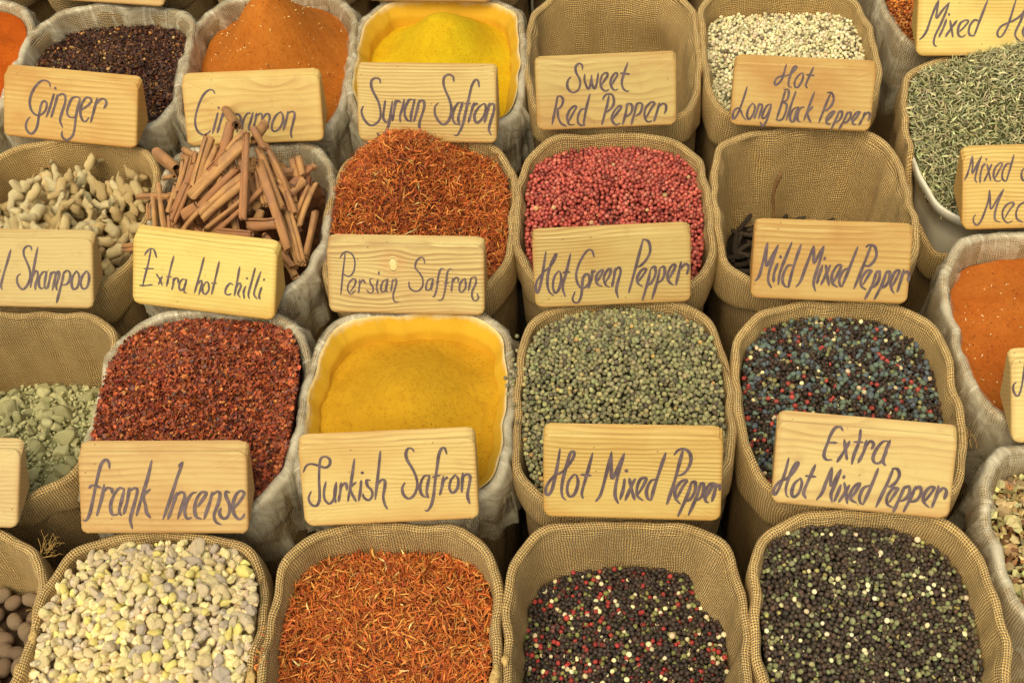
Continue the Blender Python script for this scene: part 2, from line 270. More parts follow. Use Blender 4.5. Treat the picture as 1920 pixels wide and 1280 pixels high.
 'turkish':(3.56,"""-97.9,67.0 -93.7,74.5 -87.9,76.6 -79.9,74.3 -71.9,71.4 -66.7,74.7 -66.0,81.2 -70.5,84.5 -75.7,83.0 -78.2,75.4 -80.2,60.0 -81.1,44.6 -82.4,31.6 -87.1,25.3 -92.8,28.6 -94.4,35.8 -90.8,43.4
-72.8,54.2 -75.9,43.1 -76.1,33.6 -71.6,27.5 -65.8,31.9 -62.2,43.5 -60.8,53.5
-60.8,53.5 -64.0,38.9 -63.6,28.2
-55.1,52.6 -57.1,42.1 -60.2,29.2
-56.4,46.8 -50.6,51.8 -49.0,47.5 -49.6,42.8
-37.5,80.6 -41.9,60.1 -49.3,29.2
-38.0,52.2 -45.0,46.1 -43.5,37.7 -39.7,28.7
-31.8,54.2 -33.7,41.9 -36.8,29.1
-29.9,63.2
-21.0,53.6 -25.5,53.9 -25.1,47.3 -20.7,41.2 -20.8,34.1 -25.5,29.6 -30.5,33.5 -31.0,37.6
-7.0,88.2 -10.5,67.8 -17.5,29.8
-14.3,46.7 -8.5,53.5 -4.6,52.1 -5.4,43.8 -7.9,33.4 -6.9,23.9 -4.3,17.9
31.6,85.8 29.4,89.5 24.9,89.8 22.0,83.5 23.5,75.1 28.3,65.4 31.9,54.6 32.3,44.0 28.1,33.7 21.3,29.4 15.8,34.4 14.9,42.7 18.4,49.0
47.6,56.1 40.9,55.3 36.2,46.2 35.5,38.0 38.1,32.0 43.6,29.9
47.6,56.6 44.6,45.7 42.7,36.4 44.2,29.3
68.8,81.2 67.3,87.7 64.0,88.5 59.9,81.1 56.8,66.1 53.0,47.5 50.3,31.3 46.7,19.8 42.1,13.6 39.3,14.4
50.4,54.1 59.9,55.9
63.2,55.1 61.2,43.6 57.6,32.1
61.9,48.2 68.1,53.7
77.1,56.1 71.3,48.8 69.4,39.6 72.6,34.1 78.3,39.1 80.2,49.5 77.1,56.1
85.9,57.9 84.5,45.7 83.1,34.1
85.3,52.7 90.9,55.8 94.1,52.2 92.1,41.8 89.6,30.3 91.5,19.7"""),
 'hotmixed':(4.08,"""-81.7,86.8 -84.4,67.9 -87.6,51.6 -90.9,36.5 -95.3,28.9 -98.2,31.3 -97.2,40.1 -88.8,52.8 -79.7,58.0 -71.9,67.0 -66.3,77.1 -65.8,83.4 -69.8,82.1 -74.2,66.9 -78.5,49.3 -80.1,35.5 -78.9,26.8 -75.4,23.2
-65.5,55.9 -71.7,47.0 -73.8,35.7 -70.9,27.7 -65.3,30.9 -61.4,43.5 -62.7,53.5 -65.5,55.9
-44.8,82.7 -50.8,57.5 -56.8,33.6 -55.6,25.6
-58.2,55.5 -46.3,54.5
-40.9,22.2 -35.3,31.7 -29.8,54.3 -25.5,74.4 -23.5,84.5
-23.5,84.5 -23.7,68.2 -22.4,51.4 -15.2,68.4 -9.1,83.0
-9.1,83.0 -14.1,64.7 -18.4,42.2 -18.9,29.7 -15.4,20.4
-8.3,51.8 -9.9,38.6 -13.2,25.5
-6.5,61.4
-3.2,52.5 -0.3,38.9 3.2,25.3
3.5,52.1 -2.0,38.8 -7.5,24.4
7.6,32.9 14.3,46.8 15.4,53.0 9.8,51.6 5.9,41.5 6.5,30.4 12.8,24.9
37.2,84.8 31.1,63.4 25.1,40.8 21.8,25.2
27.8,52.1 21.1,49.4 16.6,38.1 17.8,28.2 21.8,25.2
46.8,82.5 50.1,87.6 56.9,90.2 63.7,85.4 65.4,75.5 61.5,64.2 55.9,58.4 50.3,57.0
56.3,89.0 52.5,71.4 47.6,48.9 39.9,20.7
50.5,27.8 57.2,42.9 61.6,51.1 56.0,50.3 49.3,40.2 49.4,29.0 55.1,21.7
67.3,50.6 62.9,33.1 52.9,6.1
65.6,46.9 70.6,50.1 71.3,39.5 66.3,28.2 59.5,24.9
77.4,49.0 73.0,30.9 64.7,7.7
76.3,45.9 80.2,48.5 80.8,38.6 77.5,29.8 71.9,26.5
84.2,31.2 89.8,43.8 91.4,48.8 86.4,46.2 82.5,36.1 83.7,26.2 87.1,24.4
94.8,48.3 93.2,37.6 90.5,25.8
94.3,43.9 98.8,46.5 98.8,40.3"""),
 'xhot':(4.05,"""-26.3,92.1 -29.3,96.0 -34.9,94.7 -39.2,86.4 -41.3,77.8 -43.9,68.0 -44.2,60.7 -40.8,57.0 -35.1,57.6
-41.8,77.2 -31.1,77.8
-23.8,82.2 -21.3,70.5 -18.7,58.8
-17.6,81.1 -22.4,69.2 -29.4,55.2
-7.1,95.5 -7.4,81.6 -11.5,65.6 -13.0,54.1
-13.6,80.3 -2.8,80.9
0.5,83.7 -0.9,71.6 -6.2,56.6
-0.4,75.2 4.5,82.9 8.6,79.8 7.0,73.6
25.5,84.7 18.2,83.3 11.6,72.9 9.5,63.1 13.0,58.1 18.7,60.5 24.1,73.1
26.1,86.0 21.8,70.5 20.9,60.8 23.9,56.3
-83.0,55.2 -85.4,39.5 -88.9,24.8 -93.1,12.5 -95.9,11.0 -96.1,18.1 -90.1,27.1 -82.4,31.5 -75.9,40.5 -72.2,49.3 -73.9,50.3 -78.2,41.5 -81.2,30.4 -83.2,19.5 -81.8,11.3 -79.0,9.3
-67.8,33.1 -74.3,25.2 -76.3,14.3 -73.3,9.9 -68.4,15.2 -65.9,26.2 -67.8,33.1
-52.8,50.2 -57.2,36.6 -62.8,17.0 -59.8,9.6
-62.8,36.0 -51.0,36.1
-48.0,9.1 -42.6,18.0 -38.5,33.9 -34.3,48.7
-34.3,48.7 -34.6,36.7 -33.2,26.8 -28.4,37.4 -24.1,47.4
-24.1,47.4 -28.2,31.5 -32.4,17.9 -30.5,8.0
-22.6,29.7 -24.6,21.2 -28.3,8.9
-20.2,38.8
-19.2,32.5 -16.1,20.9 -13.6,8.1
-13.0,30.2 -17.8,19.5 -23.2,8.8
-8.7,16.9 -3.3,28.3 -2.3,33.1 -6.7,30.3 -11.0,21.4 -9.7,13.3 -3.4,9.8
16.3,52.5 12.4,37.1 4.0,8.8
9.1,32.0 2.4,27.7 -0.8,17.8 0.5,10.8 4.0,8.8
31.3,53.6 37.0,53.6 40.0,47.3 37.3,38.7 31.8,32.7 28.9,33.0
32.5,52.5 27.2,34.0 18.1,6.8
32.1,14.2 37.6,25.6 39.7,31.2 34.1,30.0 29.2,19.9 30.5,11.7 36.2,8.7
47.1,34.4 43.3,21.4 37.5,2.9
46.0,31.3 51.6,34.9 52.9,27.2 49.1,19.7 42.3,15.9
59.0,35.7 55.2,22.7 48.8,4.7
57.9,31.4 63.5,35.6 65.4,28.6 61.6,19.8 53.7,16.6
70.7,19.6 77.3,31.1 78.9,36.6 73.8,35.5 68.8,26.6 69.5,18.3 75.9,12.4
83.4,38.9 83.0,30.5 78.8,12.7
82.4,29.3 88.6,36.5 92.6,32.8 91.1,23.6"""),
 'jsign':(2.81,"""-75.4,108.4 -79.7,95.3 -82.0,83.0 -84.7,66.3 -88.1,56.5 -91.5,56.6 -94.1,62.6 -93.8,68.6 -90.7,71.9"""),
}
STICKS=[
 [-0.3295, 1.1736, 0.5091, -0.2916, 1.2124, 0.4791, 0.006, 0.0],
 [-0.4745, 1.2184, 0.5068, -0.4441, 1.1825, 0.5306, 0.0087, 0.0],
 [-0.5089, 1.2006, 0.4745, -0.4848, 1.1854, 0.4945, 0.0038, 0.0],
 [-0.476, 1.1664, 0.4976, -0.4868, 1.1349, 0.4768, 0.0061, 0.0],
 [-0.4424, 1.3352, 0.4703, -0.3815, 1.207, 0.5559, 0.0068, 0.012],
 [-0.3914, 1.2138, 0.5582, -0.4074, 1.1547, 0.5317, 0.0072, 0.008],
 [-0.3711, 1.2063, 0.5506, -0.3941, 1.172, 0.5456, 0.0072, 0.004],
 [-0.3562, 1.2443, 0.5298, -0.3612, 1.1988, 0.5433, 0.0074, 0.004],
 [-0.361, 1.2125, 0.544, -0.3461, 1.1871, 0.5283, 0.006, 0.012],
 [-0.4169, 1.1924, 0.5517, -0.4384, 1.1426, 0.5098, 0.009, 0.01],
 [-0.3749, 1.1861, 0.5479, -0.4165, 1.153, 0.5279, 0.0066, 0.008],
 [-0.4069, 1.1779, 0.5486, -0.4286, 1.1463, 0.5175, 0.0042, 0.01],
 [-0.3655, 1.1832, 0.5417, -0.4436, 1.1272, 0.4964, 0.0089, 0.02],
 [-0.5315, 1.2592, 0.4561, -0.4717, 1.177, 0.5045, 0.0117, 0.008],
 [-0.4419, 1.1877, 0.534, -0.4461, 1.17, 0.5229, 0.0036, 0.004],
 [-0.4613, 1.1854, 0.5164, -0.4735, 1.135, 0.4857, 0.0043, 0.012],
 [-0.4523, 1.1813, 0.5233, -0.4664, 1.1456, 0.4953, 0.0055, 0.01],
 [-0.4406, 1.1656, 0.5244, -0.475, 1.1196, 0.478, 0.006, 0.014],
 [-0.4483, 1.1457, 0.5068, -0.474, 1.1053, 0.4722, 0.0054, 0.016],
 [-0.5516, 1.1874, 0.4492, -0.483, 1.1517, 0.486, 0.0046, 0.003],
 [-0.5257, 1.1628, 0.4595, -0.5201, 1.1328, 0.458, 0.0031, 0.006],
 [-0.518, 1.1641, 0.4642, -0.5053, 1.111, 0.4603, 0.0056, 0.006],
 [-0.5122, 1.1839, 0.4707, -0.4895, 1.1035, 0.4653, 0.004, 0.008],
 [-0.4366, 1.1204, 0.4945, -0.4603, 1.1137, 0.4811, 0.0072, 0.01],
 [-0.3788, 1.1522, 0.5275, -0.432, 1.1179, 0.4941, 0.0048, 0.014],
 [-0.4183, 1.1188, 0.4987, -0.4568, 1.0936, 0.4726, 0.0054, 0.014],
 [-0.3678, 1.1417, 0.5145, -0.43, 1.1023, 0.4837, 0.0104, 0.018],
 [-0.3491, 1.1347, 0.5003, -0.4038, 1.0875, 0.478, 0.0059, 0.016],
 [-0.3705, 1.1222, 0.4995, -0.4254, 1.0874, 0.4757, 0.005, 0.014],
 [-0.3629, 1.1864, 0.5413, -0.3688, 1.0899, 0.4772, 0.0064, 0.032],
 [-0.3544, 1.162, 0.5221, -0.3435, 1.1221, 0.4895, 0.0048, 0.01],
 [-0.3507, 1.1651, 0.5218, -0.3097, 1.062, 0.4576, 0.006, 0.018],
 [-0.3521, 1.1818, 0.531, -0.3223, 1.1196, 0.4791, 0.0055, 0.016],
 [-0.3469, 1.1981, 0.5317, -0.3159, 1.148, 0.4876, 0.0055, 0.01],
 [-0.3409, 1.1882, 0.5241, -0.3273, 1.1627, 0.5026, 0.0048, 0.006],
 [-0.3302, 1.1237, 0.4841, -0.3142, 1.0796, 0.4622, 0.0045, 0.008],
 [-0.3289, 1.1543, 0.4995, -0.3176, 1.1452, 0.4876, 0.0055, 0.006],
 [-0.3327, 1.1603, 0.5052, -0.3197, 1.1551, 0.4937, 0.0043, 0.006],
 [-0.3125, 1.2056, 0.4991, -0.305, 1.1806, 0.4887, 0.0097, 0.006],
 [-0.3145, 1.1571, 0.4899, -0.2957, 1.1979, 0.4822, 0.006, 0.008],
 [-0.3158, 1.1441, 0.4857, -0.3008, 1.1715, 0.483, 0.0066, 0.008],
 [-0.3195, 1.1463, 0.4895, -0.3092, 1.1219, 0.473, 0.0067, 0.01],
 [-0.2933, 1.1691, 0.4761, -0.3052, 1.119, 0.4699, 0.0055, 0.006],
 [-0.2844, 1.1741, 0.4703, -0.3003, 1.1029, 0.463, 0.006, 0.012],
 [-0.3148, 1.1201, 0.4753, -0.2914, 1.0477, 0.4519, 0.0059, 0.01],
 [-0.3134, 1.0952, 0.4661, -0.2975, 1.0493, 0.4534, 0.0047, 0.006],
 [-0.2834, 1.1359, 0.4626, -0.2906, 1.06, 0.453, 0.0072, 0.004],
 [-0.3424, 1.0826, 0.4691, -0.3004, 1.0391, 0.453, 0.0073, 0.012],
 [-0.3291, 1.0944, 0.4707, -0.3647, 1.0884, 0.4757, 0.0094, 0.022],
 [-0.3584, 1.0794, 0.4703, -0.4058, 1.0821, 0.4749, 0.0059, 0.018],
 [-0.552, 1.0888, 0.4442, -0.5332, 1.0875, 0.4484, 0.0057, 0.01],
 [-0.3872, 1.1422, 0.5206, -0.4094, 1.1244, 0.5045, 0.0048, 0.0],
 [-0.3378, 1.1396, 0.4976, -0.3276, 1.1047, 0.4745, 0.0054, 0.0],
 [-0.3786, 1.1586, 0.5325, -0.3562, 1.1648, 0.5252, 0.0053, 0.0],
 [-0.3083, 1.1432, 0.4803, -0.3096, 1.0961, 0.4649, 0.0054, 0.0],
 [-0.4857, 1.1257, 0.4745, -0.4804, 1.0985, 0.4676, 0.0049, 0.0],
 [-0.353, 1.1182, 0.491, -0.3608, 1.0941, 0.4784, 0.0071, 0.0],
 [-0.4058, 1.1047, 0.4895, -0.4275, 1.0857, 0.4745, 0.0054, 0.0],
 [-0.3187, 1.063, 0.4599, -0.2993, 1.0293, 0.4523, 0.0064, 0.0],
 [-0.4559, 1.138, 0.4972, -0.4606, 1.1214, 0.4849, 0.0055, 0.0],
 [-0.4231, 1.1058, 0.488, -0.4011, 1.1557, 0.5335, 0.0078, -0.006],
 [-0.4092, 1.1193, 0.5008, -0.4144, 1.1902, 0.5524, 0.0078, -0.006],
 [-0.4259, 1.0583, 0.464, -0.4102, 1.1319, 0.5115, 0.0067, -0.006],
 [-0.5111, 1.021, 0.4496, -0.4604, 1.0646, 0.4624, 0.0063, -0.006],
 [-0.3969, 1.0773, 0.4728, -0.3304, 1.0758, 0.4648, 0.0075, -0.006],
 [-0.4958, 1.0632, 0.4554, -0.4437, 1.084, 0.4715, 0.0068, -0.006],
 [-0.3697, 1.1176, 0.4962, -0.3688, 1.1767, 0.5406, 0.007, -0.006],
 [-0.4874, 1.0684, 0.4583, -0.4466, 1.1133, 0.4863, 0.0079, -0.006],
 [-0.4139, 1.0351, 0.459, -0.4238, 1.0994, 0.4836, 0.0077, -0.006],
 [-0.3191, 1.077, 0.4633, -0.313, 1.1325, 0.4795, 0.0073, -0.006],
 [-0.2936, 1.0638, 0.4542, -0.3232, 1.1227, 0.481, 0.0052, -0.006],
 [-0.36, 1.0177, 0.4563, -0.4167, 1.0596, 0.465, 0.0052, -0.006],
 [-0.5077, 1.0948, 0.4566, -0.463, 1.1397, 0.4942, 0.0068, -0.006],
 [-0.3209, 1.052, 0.4587, -0.3189, 1.1269, 0.4808, 0.0071, -0.006],
 [-0.5036, 1.0472, 0.4521, -0.4496, 1.0968, 0.4761, 0.0061, -0.006],
 [-0.4924, 1.0695, 0.4571, -0.4426, 1.1051, 0.4826, 0.0058, -0.006],
 [-0.3891, 1.0554, 0.464, -0.4452, 1.104, 0.4812, 0.0081, -0.006],
 [-0.4729, 1.0914, 0.4679, -0.4914, 1.1645, 0.4836, 0.0056, -0.006],
 [-0.3409, 1.1343, 0.4962, -0.34, 1.1843, 0.5221, 0.0071, -0.006],
 [-0.3834, 1.0847, 0.4762, -0.3957, 1.1448, 0.5241, 0.0059, -0.006],
 [-0.3528, 1.0382, 0.4586, -0.3151, 1.1029, 0.4695, 0.0073, -0.006],
 [-0.415, 1.0212, 0.457, -0.3564, 1.0708, 0.467, 0.0052, -0.006],
 [-0.4691, 1.0906, 0.4686, -0.4904, 1.1597, 0.483, 0.0053, -0.006],
 [-0.3045, 1.1074, 0.4662, -0.3418, 1.1562, 0.5103, 0.0062, -0.006],
 [-0.3408, 1.046, 0.4592, -0.3005, 1.0877, 0.4598, 0.008, -0.006],
 [-0.3054, 1.1211, 0.4708, -0.3001, 1.1939, 0.4864, 0.0078, -0.006],
 [-0.3533, 1.1326, 0.5014, -0.3798, 1.1788, 0.547, 0.0057, -0.006],
 [-0.4227, 1.0297, 0.458, -0.4476, 1.0837, 0.4706, 0.0051, -0.006],
 [-0.3824, 1.1243, 0.5045, -0.3954, 1.1843, 0.5531, 0.007, -0.006],
 [-0.3851, 1.1263, 0.5067, -0.3593, 1.1787, 0.5356, 0.0079, -0.006],
 [-0.4797, 1.0452, 0.457, -0.4571, 1.1111, 0.4812, 0.0061, -0.006],
 [-0.3031, 1.1181, 0.4687, -0.3176, 1.1664, 0.4967, 0.0077, -0.006],
 [-0.4236, 1.0496, 0.4618, -0.4437, 1.1025, 0.4808, 0.0054, -0.006],
 [-0.3838, 1.0322, 0.4586, -0.4304, 1.075, 0.4696, 0.008, -0.006],
 [-0.4307, 1.1306, 0.5045, -0.4219, 1.1804, 0.5448, 0.0068, -0.006],
 [-0.3753, 1.1214, 0.5007, -0.3745, 1.1917, 0.5502, 0.0081, -0.006],
 [-0.3616, 1.1221, 0.4971, -0.3266, 1.1888, 0.5112, 0.0065, -0.006],
]
H = .45
SC = bpy.context.scene
COL = SC.collection
rad = math.radians

# ------------------------------------------------------------------ camera, world, sun, exposure
cam = bpy.data.objects.new('camera', bpy.data.cameras.new('camera'))
COL.objects.link(cam)
M = Matrix([list(CAM_ROT[i]) + [CAM_LOC[i]] for i in range(3)] + [[0, 0, 0, 1]])
cam.matrix_world = M
cam.data.lens = CAM_LENS
cam.data.sensor_width = 36
cam.data.clip_start = .02
cam.data.clip_end = 200
SC.camera = cam

SUN_EL, SUN_AZ = 66, 205
w = bpy.data.worlds.new('World')
SC.world = w
w.use_nodes = True
nt = w.node_tree
nt.nodes.clear()
sky = nt.nodes.new('ShaderNodeTexSky')
sky.sky_type = 'NISHITA'
sky.sun_disc = False
sky.sun_elevation = rad(SUN_EL)
sky.sun_rotation = rad(SUN_AZ)
sky.dust_density = 4.0
tint = nt.nodes.new('ShaderNodeMix')
tint.data_type = 'RGBA'
tint.blend_type = 'MULTIPLY'
tint.inputs[0].default_value = 1
tint.inputs[7].default_value = (.92, .78, .50, 1)      # warm tint put on the bluish sky light; no awning is built
bg = nt.nodes.new('ShaderNodeBackground')
bg.inputs[1].default_value = .15
wo = nt.nodes.new('ShaderNodeOutputWorld')
nt.links.new(sky.outputs[0], tint.inputs[6])
nt.links.new(tint.outputs[2], bg.inputs[0])
nt.links.new(bg.outputs[0], wo.inputs[0])
sun = bpy.data.objects.new('sun', bpy.data.lights.new('sun', 'SUN'))
COL.objects.link(sun)
sun.data.energy = 1.1
sun.data.angle = rad(50)
sun.data.color = (.92, .96, .76)
az = rad(SUN_AZ)
d = Vector((math.sin(az) * math.cos(rad(SUN_EL)), math.cos(az) * math.cos(rad(SUN_EL)), math.sin(rad(SUN_EL))))
sun.rotation_euler = d.to_track_quat('Z', 'Y').to_euler()
SC.view_settings.view_transform = 'Standard'
SC.view_settings.look = 'None'
SC.view_settings.gamma = 1
SC.view_settings.use_curve_mapping = False
SC.view_settings.exposure = .66
SC.render.engine = 'CYCLES'
SC.cycles.max_bounces = 6
SC.cycles.transparent_max_bounces = 12

# ------------------------------------------------------------------ helpers
def lin(r, g, b):
    f = lambda c: (c / 255 / 12.92) if c / 255 <= .04045 else ((c / 255 + .055) / 1.055) ** 2.4
    return (f(r), f(g), f(b), 1)

def link(o, parent=None):
    COL.objects.link(o)
    if parent is not None:
        o.parent = parent
    return o

def tag(o, label=None, cat=None, group=None, kind=None):
    if label: o['label'] = label
    if cat: o['category'] = cat
    if group: o['group'] = group
    if kind: o['kind'] = kind
    return o

def empty(name, loc=(0, 0, 0)):
    o = bpy.data.objects.new(name, None)
    o.location = loc
    o.empty_display_size = .02
    return link(o)

def mesh_np(name, V, F, mat, uv=None, col=None, smooth=True):
    """V (n,3), F list of (m,k) int arrays."""
    me = bpy.data.meshes.new(name)
    V = np.asarray(V, np.float32)
    F = [np.asarray(f, np.int32) for f in (F if isinstance(F, list) else [F])]
    me.vertices.add(len(V))
    me.vertices.foreach_set('co', V.ravel())
    loops = np.concatenate([f.ravel() for f in F])
    sizes = np.concatenate([np.full(len(f), f.shape[1], np.int32) for f in F])
    starts = np.concatenate([[0], np.cumsum(sizes)[:-1]]).astype(np.int32)
    me.loops.add(len(loops))
    me.loops.foreach_set('vertex_index', loops)
    me.polygons.add(len(sizes))
    me.polygons.foreach_set('loop_start', starts)
    me.polygons.foreach_set('use_smooth', np.full(len(sizes), smooth, bool))
    me.update(calc_edges=True)
    if uv is not None:
        l = me.uv_layers.new(name='UVMap')
        l.data.foreach_set('uv', np.asarray(uv, np.float32)[loops].ravel())
    if col is not None:
        a = me.attributes.new('tint', 'FLOAT_COLOR', 'POINT')
        a.data.foreach_set('color', np.asarray(col, np.float32).ravel())
    me.materials.append(mat)
    return me

def obj(name, me, parent=None):
    return link(bpy.data.objects.new(name, me), parent)

def snoise(seed, n=6, lo=1, hi=6):
    """cheap smooth pseudo noise of 2 variables"""
    r = np.random.RandomState(seed)
    k = r.uniform(lo, hi, (n, 2)) * r.choice([-1, 1], (n, 2))
    ph = r.uniform(0, 6.28, n)
    am = r.uniform(.5, 1, n)
    am /= am.sum()
    return lambda x, y: sum(am[i] * np.sin(k[i, 0] * x + k[i, 1] * y + ph[i]) for i in range(n))

def ico(sub):
    bm = bmesh.new()
    bmesh.ops.create_icosphere(bm, subdivisions=sub, radius=1)
    V = np.array([v.co[:] for v in bm.verts])
    F = np.array([[v.index for v in f.verts] for f in bm.faces])
    bm.free()
    return V, F

def rotmats(q):
    q = q / np.linalg.norm(q, axis=1)[:, None]
    a, b, c, d = q.T
    return np.stack([np.stack([1 - 2 * (c * c + d * d), 2 * (b * c - a * d), 2 * (b * d + a * c)], -1),
                     np.stack([2 * (b * c + a * d), 1 - 2 * (b * b + d * d), 2 * (c * d - a * b)], -1),
                     np.stack([2 * (b * d - a * c), 2 * (c * d + a * b), 1 - 2 * (b * b + c * c)], -1)], -2)

def scatter(BV, BF, T, R, S, C):
    """merge copies of a base mesh: T (n,3), R (n,3,3), S (n,3), C (n,3 or 4)"""
    n, k = len(T), len(BV)
    V = np.einsum('nij,nkj->nki', R, BV[None] * S[:, None]) + T[:, None]
    F = (BF[None] + (np.arange(n) * k)[:, None, None]).reshape(-1, BF.shape[1])
    C = np.asarray(C)
    if C.shape[1] == 3:
        C = np.concatenate([C, np.ones((n, 1))], 1)
    return V.reshape(-1, 3), F, np.repeat(C, k, 0)

def tube(pts, radii, k=7, cap=True):
    P = np.asarray(pts, float)
    n = len(P)
    T = np.gradient(P, axis=0)
    T /= np.linalg.norm(T, axis=1)[:, None] + 1e-9
    ref = np.array([.31, .2, .93]) if abs(T[0] @ np.array([.31, .2, .93])) < .9 else np.array([1., 0, 0])
    A = np.cross(T, ref)
    A /= np.linalg.norm(A, axis=1)[:, None]
    B = np.cross(T, A)
    th = np.arange(k) * 2 * np.pi / k
    V = P[:, None] + np.asarray(radii)[:, None, None] * (np.cos(th)[None, :, None] * A[:, None] + np.sin(th)[None, :, None] * B[:, None])
    i = np.arange(n - 1)[:, None] * k
    j = np.arange(k)[None]
    F = np.stack([i + j, i + (j + 1) % k, i + k + (j + 1) % k, i + k + j], -1).reshape(-1, 4)
    V = V.reshape(-1, 3)
    if cap:
        V = np.concatenate([V, P[:1], P[-1:]])
        a = np.arange(k)
        t1 = np.stack([np.full(k, n * k), (a + 1) % k, a], -1)
        t2 = np.stack([np.full(k, n * k + 1), (n - 1) * k + a, (n - 1) * k + (a + 1) % k], -1)
        return V, [F, np.concatenate([t1, t2])]
    return V, [F]

def catmull(P, per=6):
    P = np.asarray(P, float)
    if len(P) < 3:
        t = np.linspace(0, 1, per * 2)[:, None]
        return P[0] * (1 - t) + P[-1] * t
    Q = np.concatenate([2 * P[:1] - P[1:2], P, 2 * P[-1:] - P[-2:-1]])
    out = []
    for i in range(len(P) - 1):
        p0, p1, p2, p3 = Q[i:i + 4]
        t = np.linspace(0, 1, per, endpoint=False)[:, None]
        out.append(.5 * ((2 * p1) + (p2 - p0) * t + (2 * p0 - 5 * p1 + 4 * p2 - p3) * t ** 2 + (3 * p1 - p0 - 3 * p2 + p3) * t ** 3))
    out.append(P[-1:])
    return np.concatenate(out)

# ------------------------------------------------------------------ materials
class G:
    def __init__(s, name):
        s.m = bpy.data.materials.new(name)
        s.m.use_nodes = True
        s.t = s.m.node_tree
        s.t.nodes.clear()
        s.out = s.t.nodes.new('ShaderNodeOutputMaterial')
        s.b = s.t.nodes.new('ShaderNodeBsdfPrincipled')
        s.t.links.new(s.b.outputs[0], s.out.inputs[0])
    def n(s, typ, **k):
        o = s.t.nodes.new('ShaderNode' + typ)
        for a, v in k.items():
            setattr(o, a, v)
        return o
    def l(s, a, b):
        s.t.links.new(a, b)
    def put(s, sock, v):
        if hasattr(v, 'is_output'):
            s.l(v, sock)
        else:
            sock.default_value = v
    def math(s, op, a, b=0., c=None):
        o = s.n('Math', operation=op)
        s.put(o.inputs[0], a)
        s.put(o.inputs[1], b)
        if c is not None: s.put(o.inputs[2], c)
        return o.outputs[0]
    def mix(s, f, a, b, mode='MIX'):
        o = s.n('Mix', data_type='RGBA', blend_type=mode)
        s.put(o.inputs[0], f); s.put(o.inputs[6], a); s.put(o.inputs[7], b)
        return o.outputs[2]
    def noise(s, vec, scale, detail=3, rough=.55, dist=0):
        o = s.n('TexNoise')
        o.inputs['Scale'].default_value = scale
        o.inputs['Detail'].default_value = detail
        o.inputs['Roughness'].default_value = rough
        o.inputs['Distortion'].default_value = dist
        if vec is not None: s.l(vec, o.inputs['Vector'])
        return o.outputs[0]
    def ramp(s, f, lo, hi):
        o = s.n('MapRange')
        o.clamp = True
        s.put(o.inputs[0], f)
        o.inputs[1].default_value = lo
        o.inputs[2].default_value = hi
        return o.outputs[0]
    def coord(s, which='Object'):
        return s.n('TexCoord').outputs[which]
    def bump(s, h, strength=.5, dist=.001):
        o = s.n('Bump')
        o.inputs['Strength'].default_value = strength
        o.inputs['Distance'].default_value = dist
        s.l(h, o.inputs['Height'])
        s.l(o.outputs[0], s.b.inputs['Normal'])
    def set(s, **k):
        for a, v in k.items():
            s.put(s.b.inputs[a.replace('_', ' ')], v)
        return s

def burlap_mat(name, light, dark, hole, pitch=.0032, wear_shade=.45):
    g = G(name)
    uv = g.n('UVMap').outputs[0]
    wob = g.n('TexNoise'); wob.inputs['Scale'].default_value = 26; wob.inputs['Detail'].default_value = 2
    g.l(uv, wob.inputs['Vector'])
    va = g.n('VectorMath', operation='MULTIPLY_ADD')
    g.l(wob.outputs[1], va.inputs[0]); va.inputs[1].default_value = (.011, .011, 0); g.l(uv, va.inputs[2])
    sx = g.n('SeparateXYZ'); g.l(va.outputs[0], sx.inputs[0])
    su = g.math('SINE', g.math('MULTIPLY', sx.outputs[0], math.pi / pitch))
    sv = g.math('SINE', g.math('MULTIPLY', sx.outputs[1], math.pi / pitch))
    par = g.math('GREATER_THAN', g.math('MULTIPLY', su, sv), 0.)
    au, av = g.math('ABSOLUTE', su), g.math('ABSOLUTE', sv)
    over = g.math('ADD', g.math('MULTIPLY', par, au), g.math('MULTIPLY', g.math('SUBTRACT', 1., par), av))
    cover = g.math('MINIMUM', au, av)
    mx = g.math('MAXIMUM', au, av)
    mpn = g.n('Mapping'); mpn.inputs['Scale'].default_value = (420, 25, 1); g.l(uv, mpn.inputs[0])
    thr = g.noise(mpn.outputs[0], 1., 2)
    mp2 = g.n('Mapping'); mp2.inputs['Scale'].default_value = (25, 420, 1); g.l(uv, mp2.inputs[0])
    thr2 = g.noise(mp2.outputs[0], 1., 2)
    tone = g.math('MULTIPLY', g.math('ADD', thr, thr2), .5)
    c = g.mix(g.ramp(tone, .36, .64), dark, light)
    c = g.mix(g.math('MULTIPLY', g.ramp(over, .95, .2), .9), c, dark)
    c = g.mix(g.math('MULTIPLY', g.ramp(mx, .90, .50), .95), c, hole)
    big = g.noise(g.coord(), 16, 4)
    c = g.mix(g.math('MULTIPLY', g.ramp(big, .45, .72), wear_shade), c, tuple(x * .72 for x in dark[:3]) + (1,))  # random darker patches: wear, plus shade of folds put into the colour
    oi = g.n('ObjectInfo')
    hv = g.n('HueSaturation')
    g.l(c, hv.inputs['Color'])
    g.put(hv.inputs['Value'], g.math('ADD', g.math('MULTIPLY', oi.outputs['Random'], .22), .90))
    g.set(Base_Color=hv.outputs[0], Roughness=.92, Specular_IOR_Level=.15)
    g.b.inputs['Sheen Weight'].default_value = .15
    hgt = g.math('ADD', over, g.math('MULTIPLY', cover, .6))
    g.bump(hgt, 1., .0018)
    return g.m

